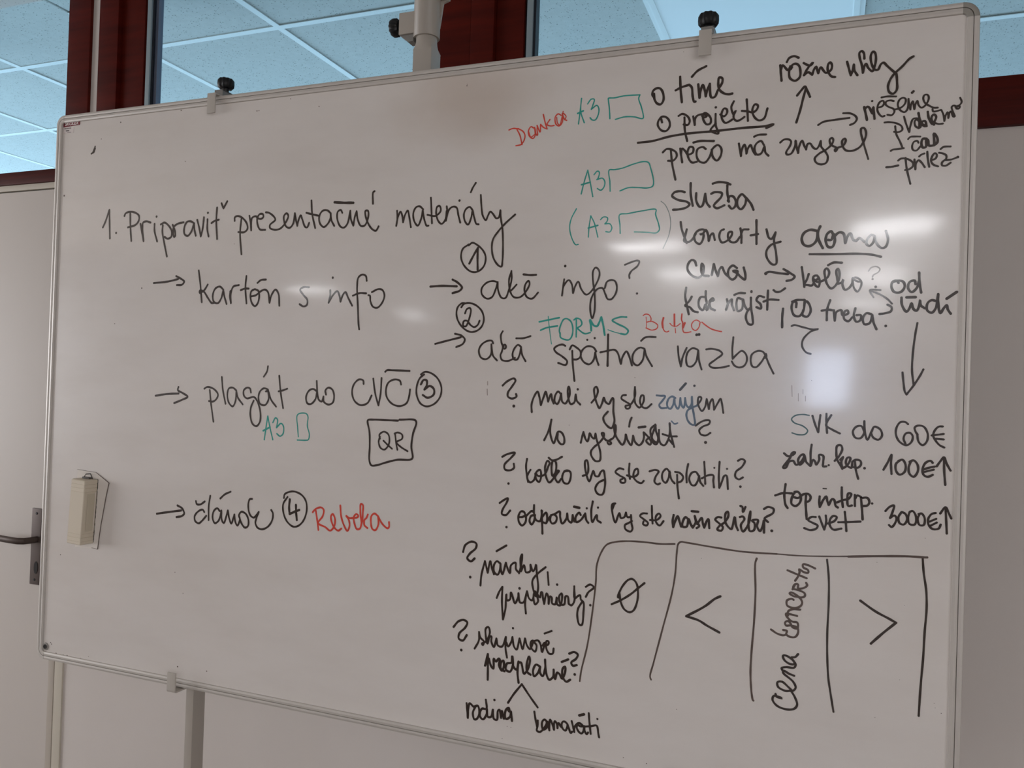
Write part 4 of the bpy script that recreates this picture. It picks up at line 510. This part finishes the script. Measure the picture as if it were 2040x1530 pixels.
koncerty_vertical|worn|31:15410,11705 15499,11656 15587,11641 15637,11660;31:15585,11721 15643,11714 15630,11666 15674,11634 15760,11639 15801,11713 15785,11786 15684,11803 15626,11795 15610,11839 15653,11867 15698,11820 15713,11784 15785,11771 15798,11818 15783,11862 15711,11867 15622,11947 15621,11977 15693,11972 15780,11960;31:15651,11951 15649,12011 15706,12049 15820,12061;31:15723,12196 15701,12208 15630,12177 15632,12101 15719,12074 15819,12109 15846,12173 15801,12243 15729,12250 15663,12287 15684,12305 15757,12276 15815,12245 15879,12268 15878,12313 15798,12349 15711,12369 15738,12433 15781,12438 15783,12378 15868,12395 15910,12438 15895,12474;31:15704,12353 15738,12433;31:15624,12633 15777,12582 15900,12543;31:15737,12486 15778,12559 15797,12630 15789,12667 15862,12629 15919,12628 15918,12666 15846,12703 15844,12748 15916,12741 16016,12703
cena_vertical|black|33:15503,10737 15519,10697 15599,10687 15482,10706 15462,10642 15530,10562 15661,10531 15776,10558 15817,10625 15786,10726 15725,10822;33:15725,10822 15639,10808 15536,10852 15527,10920 15592,10937 15695,10863 15747,10826 15789,10878 15750,10963 15603,11076 15609,11108 15690,11074 15762,11055;33:15610,11092 15579,11141 15644,11166 15759,11176 15779,11225 15727,11293 15639,11340 15595,11334 15612,11275 15685,11226 15757,11229 15756,11267 15712,11321 15769,11337 15810,11388
short curved tick|black|59:1123,20201 1089,20127;38:1130,20245 1109,20180 1055,20108 1026,20095
specks|black|@1841,20710,16;@3487,20810,14;@3643,19739,11;@266,19221,22;@1303,20395,11;@5413,20617,13;@5461,20618,11;@6871,20566,12;@6207,20778,10;@9984,20634,11;@9988,20660,7;@12789,20866,11;@13807,20777,6;@2603,17137,16;@4971,17986,9;@550,9162,20;@760,9160,17;@879,9167,17;@1277,9160,14;@1654,9152,17;@2189,9148,13;@3931,9392,16;@4675,9415,13;@114,9662,14;@405,9349,13;@373,9378,14;@1499,9236,8;@17751,10831,6;@17672,10896,4;@17658,10958,5;@16892,10624,5;@17203,11222,4;@17241,12302,4;@13185,9326,8;@13565,9303,9;@14018,10250,6;@1891,16386,10;@11149,9467,7;@11218,9466,7;@11064,9246,7;@572,11324,13;@149,10451,11;@16861,12886,5;@17484,13299,5;@3776,11294,9;@4004,10891,9;@16606,19295,5;@16063,19327,6;@13180,15506,7;@12085,14681,6;@14330,12682,6;@15889,15530,5"""
NAMES = {'1. Pripraviť': ('handwritten_word', 'black handwritten word 1. Pripraviť'),
 'arrow before kartón': ('drawn_arrow', 'black arrow before kartón'),
 'kartón': ('handwritten_word', 'black handwritten word kartón'),
 'prezentačné': ('handwritten_word', 'black handwritten word prezentačné'),
 's': ('handwritten_word', 'black handwritten word s'),
 'info': ('handwritten_word', 'black handwritten word info'),
 'materiály': ('handwritten_word', 'black handwritten word materiály'),
 'circled 1': ('circled_number', 'black circled 1'),
 'arrow before aké': ('drawn_arrow', 'black arrow before aké'),
 'aké': ('handwritten_word', 'black handwritten word aké'),
 'circled 2': ('circled_number', 'black circled 2'),
 'arrow before aká': ('drawn_arrow', 'black arrow before aká'),
 'info?': ('handwritten_word', 'black handwritten word info?'),
 'aká': ('handwritten_word', 'black handwritten word aká'),
 'question mark after info': ('question_mark', 'black question mark after info'),
 'FORMS': ('handwritten_word', 'teal green handwritten word FORMS'),
 'Betka': ('handwritten_name', 'red handwritten name after FORMS'),
 'spätnä': ('handwritten_word', 'black handwritten word spätnä'),
 'väzba': ('handwritten_word', 'black handwritten word väzba'),
 'arrow before plagát': ('drawn_arrow', 'black arrow before plagát'),
 'plagát': ('handwritten_word', 'black handwritten word plagát'),
 'teal A3 under plagát': ('handwritten_word', 'teal green handwritten A3 under plagát'),
 'teal upright rectangle': ('drawn_rectangle', 'teal green upright rectangle'),
 'do': ('handwritten_word', 'black handwritten word do'),
 'CVČ': ('handwritten_word', 'black handwritten word CVČ'),
 'circled 3': ('circled_number', 'black circled 3'),
 'QR in a box': ('drawn_square', 'black square with the letters QR inside'),
 'faint tick marks': ('pen_mark', 'faint grey pen ticks'),
 'arrow before článok': ('drawn_arrow', 'black arrow before článok'),
 'článok': ('handwritten_word', 'black handwritten word článok'),
 'circled 4': ('circled_number', 'black circled 4'),
 'Rebeka': ('handwritten_name', 'red handwritten name after the circled 4'),
 'Danka': ('handwritten_name', 'slanting red handwritten name near the top'),
 'teal A3 beside Danka': ('handwritten_word', 'teal green handwritten A3 beside the red name'),
 'teal flat rectangle beside time': ('drawn_rectangle', 'teal green flat rectangle beside o tíme'),
 'teal A3 beside preco': ('handwritten_word', 'teal green handwritten A3 beside prečo'),
 'teal flat rectangle under preco': ('drawn_rectangle', 'teal green flat rectangle under prečo'),
 'o tíme': ('handwritten_word', 'black handwritten word o tíme'),
 'o projekte': ('handwritten_word', 'black handwritten word o projekte'),
 'underline below projekte': ('drawn_line', 'black underline below projekte'),
 'up arrow': ('drawn_arrow', 'black up arrow'),
 'prečo má': ('handwritten_word', 'black handwritten word prečo má'),
 'rôzne uhly': ('handwritten_word', 'black handwritten word rôzne uhly'),
 'right arrow below uhly': ('drawn_arrow', 'black right arrow below uhly'),
 'zmysel': ('handwritten_word', 'black handwritten word zmysel'),
 'riešenie': ('handwritten_word', 'black handwritten word riešenie'),
 'problémov': ('handwritten_word', 'black handwritten word problémov'),
 'čas': ('handwritten_word', 'black handwritten word čas'),
 '- príležitosti (prílež)': ('handwritten_word', 'black handwritten word -príležž'),
 'služba': ('handwritten_word', 'black handwritten word služba'),
 'bracketed teal A3': ('handwritten_word', 'teal green handwritten bracketed A3'),
 'teal flat rectangle in brackets': ('drawn_rectangle', 'teal green flat rectangle in brackets'),
 'closing bracket': ('drawn_line', 'faint grey closing bracket'),
 'koncerty': ('handwritten_word', 'black handwritten word koncerty'),
 'doma': ('handwritten_word', 'black handwritten word doma'),
 'cena': ('handwritten_word', 'black handwritten word cena'),
 'arrow to koľko': ('drawn_arrow', 'black arrow to koľko'),
 'koľko': ('handwritten_word', 'black handwritten word koľko'),
 'kde nájsť': ('handwritten_word', 'black handwritten word kde nájsť'),
 ',čo treba?': ('handwritten_word', 'black handwritten word ,čo treba?'),
 'big hook': ('drawn_line', 'black big hook'),
 'question mark under glare': ('question_mark', 'black question mark after the first koľko'),  # black ink, drawn paler: the lamp glare is put into its colour
 'od ľudí': ('handwritten_word', 'black handwritten word od ľudí'),
 'small arrow between ľudí and koľko': ('drawn_arrow', 'black small arrow between ľudí and koľko'),
 'question mark before mali': ('question_mark', 'black question mark before mali'),
 'mali': ('handwritten_word', 'black handwritten word mali'),
 'by': ('handwritten_word', 'black handwritten word by'),
 'ste': ('handwritten_word', 'black handwritten word ste'),
 'to': ('handwritten_word', 'black handwritten word to'),
 'vyslúšať': ('handwritten_word', 'black handwritten word vyslúšať'),
 'caron over t': ('accent_mark', None),
 'záujem': ('handwritten_word', 'handwritten word záujem with a bluish reflection put into its colour'),  # bluish window reflection coloured into the ink
 'záujem ending': ('handwritten_word', 'black handwritten word záujem'),
 'question mark under zaujem': ('question_mark', 'black question mark under záujem'),
 'long down arrow': ('drawn_arrow', 'long black arrow pointing down'),
 'S of SVK': ('handwritten_word', 'teal black handwritten word S of SVK'),
 'VK do': ('handwritten_word', 'black handwritten word VK do'),
 '60€': ('handwritten_word', 'black handwritten word 60€'),
 'faint tick marks beside SVK': ('pen_mark', 'faint grey pen ticks beside SVK'),
 'question mark before koľko by ste': ('question_mark', 'black question mark before koľko by ste'),
 'koľko by': ('handwritten_word', 'black handwritten word koľko by'),
 'ste (second line)': ('handwritten_word', 'black handwritten word ste before zaplatili'),
 'zaplatili?': ('handwritten_word', 'black handwritten word zaplatili?'),
 'question mark before odporučili': ('question_mark', 'black question mark before odporučili'),
 'odporučili': ('handwritten_word', 'black handwritten word odporučili'),
 'by (third line)': ('handwritten_word', 'black handwritten word by after odporučili'),
 'ste (third line)': ('handwritten_word', 'black handwritten word ste after odporučili'),
 'našu': ('handwritten_word', 'black handwritten word našu'),
 'službu?': ('handwritten_word', 'black handwritten word službu?'),
 'zahr. kap.': ('handwritten_word', 'black handwritten word zahr. kap.'),
 '100€↑': ('handwritten_word', 'black handwritten word 100€↑'),
 'top': ('handwritten_word', 'black handwritten word top'),
 'interp.': ('handwritten_word', 'black handwritten word interp.'),
 'svet': ('handwritten_word', 'black handwritten word svet'),
 '3000€↑': ('handwritten_word', 'black handwritten word 3000€↑'),
 'question mark before návrhy': ('question_mark', 'black question mark before návrhy'),
 'návrhy,': ('handwritten_word', 'black handwritten word návrhy,'),
 'pripomienky?': ('handwritten_word', 'black handwritten word pripomienky?'),
 'question mark before skupinové': ('question_mark', 'black question mark before skupinové'),
 'skupinové': ('handwritten_word', 'black handwritten word skupinové'),
 'predplatné?': ('handwritten_word', 'black handwritten word predplatné?'),
 'branching lines': ('drawn_line', 'black branching lines'),
 'rodina': ('handwritten_word', 'black handwritten word rodina'),
 'kamaráti': ('handwritten_word', 'black handwritten word kamaráti'),
 'table outline left': ('table_line', 'black hand drawn table outline left'),
 'table divider 1': ('table_line', 'black hand drawn table divider 1'),
 'empty set sign': ('drawn_sign', 'black empty set sign'),
 'less-than sign': ('drawn_sign', 'black less-than sign'),
 'table divider 2': ('table_line', 'black hand drawn table divider 2'),
 'table top line right': ('table_line', 'black hand drawn table top line right'),
 'table divider 3': ('table_line', 'black hand drawn table divider 3'),
 'table right edge': ('table_line', 'black hand drawn table right edge'),
 'greater-than sign': ('drawn_sign', 'black greater-than sign'),
 'koncerty_vertical': ('handwritten_word', 'black handwritten word koncerty written upwards'),
 'cena_vertical': ('handwritten_word', 'black handwritten word cena written upwards'),
 'short curved tick': ('pen_mark', 'black ink tick marks'),
 'specks': ('ink_specks', 'tiny black ink specks and dirt')}
def spline(P):
    segs = []; cur = [P[0]]
    for p in P[1:]:
        if p == cur[-1]: segs.append(cur); cur = [p]
        else: cur.append(p)
    segs.append(cur); out = []
    for s in segs:
        if len(s) < 2: continue
        if len(s) == 2: out.append(s); continue
        e = [(2*s[0][0]-s[1][0], 2*s[0][1]-s[1][1])] + s + [(2*s[-1][0]-s[-2][0], 2*s[-1][1]-s[-2][1])]
        d = []
        for i in range(1, len(e)-2):
            p = [Vector(q) for q in e[i-1:i+3]]
            t = [0.]
            for k in range(3): t.append(t[-1] + max((p[k+1]-p[k]).length, 1e-4)**.5)
            n = max(3, min(8, int((p[2]-p[1]).length/14)))
            for k in range(n):
                u = t[1] + (t[2]-t[1])*k/n
                lerp = lambda a, b, ta, tb: a*((tb-u)/(tb-ta)) + b*((u-ta)/(tb-ta))
                A1 = lerp(p[0], p[1], t[0], t[1]); A2 = lerp(p[1], p[2], t[1], t[2]); A3 = lerp(p[2], p[3], t[2], t[3])
                B1 = lerp(A1, A2, t[0], t[2]); B2 = lerp(A2, A3, t[1], t[3])
                q = lerp(B1, B2, t[1], t[2]); d.append((q.x, q.y))
        d.append(s[-1]); out.append(d)
    return out
def ink_object(strokes, name, m, yo):
    bm = bmesh.new(); K = 1e-4
    def V(x, z, y): return bm.verts.new((x*K, y, z*K))
    def disc(x, z, r, y, n=12):
        bm.faces.new([V(x+r*math.cos(2*math.pi*k/n), z+r*math.sin(2*math.pi*k/n), y) for k in range(n)][::-1])
    y = yo
    for s in strokes:
        y -= 1.2e-5
        if s[0] == '@':
            x, z, r = [float(q) for q in s[1:].split(',')]; disc(x, z, r, y); continue
        w, pts = s.split(':'); w = float(w)*.525
        P = [tuple(float(q) for q in t.split(',')) for t in pts.split()]
        for d in spline(P):
            n = len(d); L = []; Rr = []
            ph = random.random()*6
            for i, p in enumerate(d):
                a = Vector(d[max(i-1, 0)]); b = Vector(d[min(i+1, n-1)]); t = (b-a)
                t = t.normalized() if t.length > 1e-6 else Vector((1, 0)); nn = Vector((-t.y, t.x))
                ww = w*(1 + .07*math.sin(ph + i*.7)); yy = y - i*3e-6
                q = Vector(p); l = q+nn*ww; r = q-nn*ww
                L.append(V(l.x, l.y, yy)); Rr.append(V(r.x, r.y, yy))
            for i in range(n-1): bm.faces.new((L[i], L[i+1], Rr[i+1], Rr[i]))
            for e, sg in ((0, -1), (-1, 1)):
                disc(d[e][0], d[e][1], w*1.02, y-(0 if e == 0 else n*3e-6)-1.5e-6, 10)
    # every face looks into the room
    for f in bm.faces:
        f.normal_update()
        if f.normal.y > 0: f.normal_flip()
    return obj(name, bm, m, surf)
for k, line in enumerate(INK.strip().split('\n')):
    nm, colr, st = line.split('|')
    pn, lab = NAMES[nm]
    o = ink_object(st.split(';'), pn, INKM['speck' if nm == 'specks' else colr], .0039 - (k % 5)*3e-6)
    if lab: o['label'] = lab
    if nm == 'specks': o['kind'] = 'stuff'

# ================================================================ stand that carries the board
st = thing('whiteboard_stand', 'beige steel stand with clamps, knobs and a central telescopic post behind the whiteboard', 'stand', (0, 0, 0))
for x in (.4040, 1.4165):
    box('post', (x-.0100, .0285, .07), (x+.0100, .0640, 2.085), m_steelp, st, .004)
    f = box('foot', (x-.02, -.32, .03), (x+.02, .42, .07), m_steelp, st, .006)
    for y in (-.28, .38):
        bm = bmesh.new(); add_lathe(bm, [(.015, -.012), (.015, .012)], 18, (x, y, .015), 'X'); obj('castor', bm, m_black, f)
box('crossbar', (.4140, .034, 1.22), (1.4065, .0595, 1.27), m_steelp, st, .004)
box('crossbar', (.4140, .034, .35), (1.4065, .055, .40), m_steelp, st, .004)
box('crossbar', (.4140, .034, 2.02), (1.4065, .055, 2.06), m_steelp, st, .004)
def knob_mesh(origin, axis, r=.0168, h=.021, s=1):
    bm = bmesh.new()
    rg = lambda i, rr: rr if rr < .008 else rr*(1.0 if (i % 4) < 2 else .90)
    prof = [(.0065, -.006*s), (.0068, 0), (r*.80, .0008*s), (r*.97, .004*s), (r, .010*s), (r*.98, h*.80*s), (r*.86, h*.95*s), (r*.45, h*s)]
    add_lathe(bm, prof, 40, origin, axis, rg); return bm
def top_clamp(x):
    c = bpy.data.objects.new('top_clamp', None)
    bm = bmesh.new(); y0 = -.0105
    add_box(bm, (x-.010, y0, 2.0625), (x+.010, y0+.003, 2.1035), .0012)
    add_box(bm, (x-.0098, y0+.001, 2.1008), (x+.0098, .062, 2.1035), .0008)
    c = obj('top_clamp', bm, m_clamp, st, True)
    bm = bmesh.new()        # channel bracket behind, with side cheek
    add_box(bm, (x-.0100, .010, 2.1036), (x+.0085, .013, 2.1150)); add_box(bm, (x+.0085, .010, 2.1036), (x+.0105, .062, 2.1165))
    add_box(bm, (x-.0100, .010, 2.1150), (x+.0105, .062, 2.1170)); add_box(bm, (x-.0100, .058, 2.07), (x+.0105, .062, 2.1150))
    obj('channel_bracket', bm, m_rawsteel, c)
    obj('clamp_knob', knob_mesh((x-.002, .033, 2.1265), 'Z'), m_black, c, True)['label'] = 'black fluted knob on top of the clamp'
top_clamp(.4385); top_clamp(1.4165)
for x in (.4010, 1.4165):
    bm = bmesh.new()
    add_box(bm, (x-.0105, -.0215, .9005), (x+.0105, -.0185, .9355), .0012)
    # curved underside running back to the post
    pts = [(-.0215, .9015), (-.0212, .8985), (-.0195, .8962), (-.0165, .8952), (.030, .8952)]
    inn = [(.030, .8982), (-.0160, .8982), (-.0178, .8990), (-.0185, .9005), (-.0185, .9020)]
    poly = pts + inn
    sweep(bm, [[(xx, y, z) for y, z in poly] for xx in (x-.0105, x+.0105)])
    obj('bottom_clamp', bm, m_clamp, st, True)
# central telescopic post
px, py = .874, .080
box('mast_tube', (.8555, .060, 1.20), (.8955, .100, 2.168), m_steelp, st, .004)
bm = bmesh.new(); stn = []
n = 32
def sq(t, h):
    a = 2*math.pi*t/n; c, s = math.cos(a), math.sin(a); k = h/max(abs(c), abs(s)); return (px+.0015+c*k, py+s*k)
for z, mixf in ((2.166, 1.), (2.168, 1.), (2.178, .35), (2.186, 0.), (2.30, 0.)):
    ring = []
    for t in range(n):
        x1, y1 = sq(t, .0196); a = 2*math.pi*t/n; x2, y2 = px+.0205*math.cos(a), py+.0205*math.sin(a)
        ring.append((x1*mixf+x2*(1-mixf), y1*mixf+y2*(1-mixf), z))
    stn.append(ring)
sweep(bm, stn); obj('swaged_tube', bm, m_steelp, st, True)
bm = bmesh.new(); add_lathe(bm, [(.0215, 2.195), (.0248, 2.195), (.0255, 2.196), (.0255, 2.64), (.0215, 2.64)], 40, (px-.0005, py, 0)); slv = obj('mast_sleeve', bm, m_steelp, st, True)
bm = bmesh.new(); add_box(bm, (px-.052, py-.018, 2.202), (px-.015, py+.010, 2.244), .0015); blk = obj('clamp_block', bm, m_steelp, st, True)
bm = bmesh.new(); prism_y(bm, [(px-.050, 2.2015), (px-.022, 2.2015), (px-.022, 2.188), (px-.034, 2.188)], py-.014, py+.008); obj('block_gusset', bm, m_rawsteel, blk)
obj('clamp_knob', knob_mesh((px-.057, py-.004, 2.223), 'X', .0175, .0185, -1), m_black, blk, True)['label'] = 'black fluted knob on the side of the post'
bm = bmesh.new(); prism_y(bm, [(px+.0235, 2.215), (px+.030, 2.262), (px+.043, 2.266), (px+.043, 2.30), (px+.0235, 2.30)], py+.006, py+.010); obj('arm_bracket', bm, m_steelp, st)
bm = bmesh.new(); add_box(bm, (px+.026, py-.012, 2.268), (px+.043, py+.010, 2.31), .001); obj('arm_bracket', bm, m_steelp, st, True)

# ================================================================ magnetic eraser with its cloth sheet
er = thing('board_eraser', 'cream plastic magnetic board eraser stuck to the left side of the whiteboard', 'eraser', (.1305, .004, 1.168))
er.rotation_euler = (0, math.radians(3.0), 0)
def er_box(z):  # local section, x across, y depth (negative = towards the room)
    return z
bm = bmesh.new(); stn = []
HH = .137
zs = []
grooves = [.1285, .1205, .1125, .0235, .0155, .0075]
lv = [(0, -.0015), (.0015, 0)]
for g in sorted(grooves): lv += [(g-.0007, 0), (g-.0004, -.0008), (g+.0004, -.0008), (g+.0007, 0)]
lv += [(HH-.0015, 0), (HH, -.0015)]
for z, ins in lv:
    hw = .0205+ins; fr = -.0335-ins; 
    stn.append([(-hw, -.002, z), (-hw, fr+.004, z), (-hw+.003, fr, z), (hw-.0012, fr, z), (hw, fr+.0012, z), (hw+.0012, -.002, z)])
sweep(bm, stn); body = obj('eraser_body', bm, m_erase, er)
bm = bmesh.new(); add_box(bm, (.0216, -.0245, .028), (.0222, -.0065, .108), .0002); obj('grip_panel', bm, mat('cream_panel', srgb(205, 194, 172), .5), body)
bm = bmesh.new(); add_box(bm, (.0214, -.0052, .026), (.0219, -.0042, .110)); obj('slot', bm, m_paper, body)
bm = bmesh.new()
random.seed(3)
for k in range(26):
    z = .002 + k*.0052; a = .0208 + random.uniform(0, .0010); add_box(bm, (-.019, -.0020, z), (a+.0012, -.0004, z+.0053))
obj('felt_pad', bm, m_erase2, er)
bm = bmesh.new()
tube(bm, [(-.012, -.010, .1365), (-.008, -.007, .146), (.004, -.006, .148), (.013, -.008, .1385)], .0012, 8)
add_box(bm, (-.013, -.012, .1368), (.007, -.004, .1405), .001)
obj('hanging_loop', bm, mat('loop_grey', srgb(86, 80, 76), .6), er, True)
SH = [(-.040, .1535), (.0150, .1500), (.0530, .1290), (.0455, .0990), (.0330, .0520), (.0270, -.0135), (-.035, -.0135), (-.040, .02)]
ca, sa = math.cos(math.radians(3.0)), math.sin(math.radians(3.0))
abs_pts = [(.098, 1.3218), (.1522, 1.3188), (.1904, 1.2989), (.1834, 1.2684), (.1720, 1.208), (.1648, 1.1553), (.0993, 1.1541), (.1000, 1.18)]
bm = bmesh.new(); prism_y(bm, abs_pts, .0029, .0039)
sh = obj('cloth_sheet', bm, m_sheet, er)
bm = bmesh.new()
edge = abs_pts[0:6] ; wd = [.0003, .0003, .0008, .0009, .0007, .0006, .0004]
for k in range(5):
    a = Vector(edge[k]); b = Vector(edge[k+1]); t = (b-a).normalized(); nn = Vector((-t.y, t.x)); w0, w1 = wd[k], wd[k+1]
    vs = [a+nn*w0*.6, b+nn*w1*.6, b-nn*w1*.6, a-nn*w0*.6]
    prism_y(bm, [(v.x, v.y) for v in vs], .0022, .0036)
a = Vector(abs_pts[5]); b = Vector((.148, 1.157)); prism_y(bm, [(a.x, a.y-.0006), (a.x, a.y+.0003), (b.x, b.y+.0002), (b.x, b.y-.0006)], .0024, .0036)
ed = obj('dirty_edge', bm, mat('dirty_edge', srgb(112, 98, 90), .9), er)
bpy.context.view_layer.update()
inv = er.matrix_world.inverted()
for o in (sh, ed): o.matrix_parent_inverse = inv
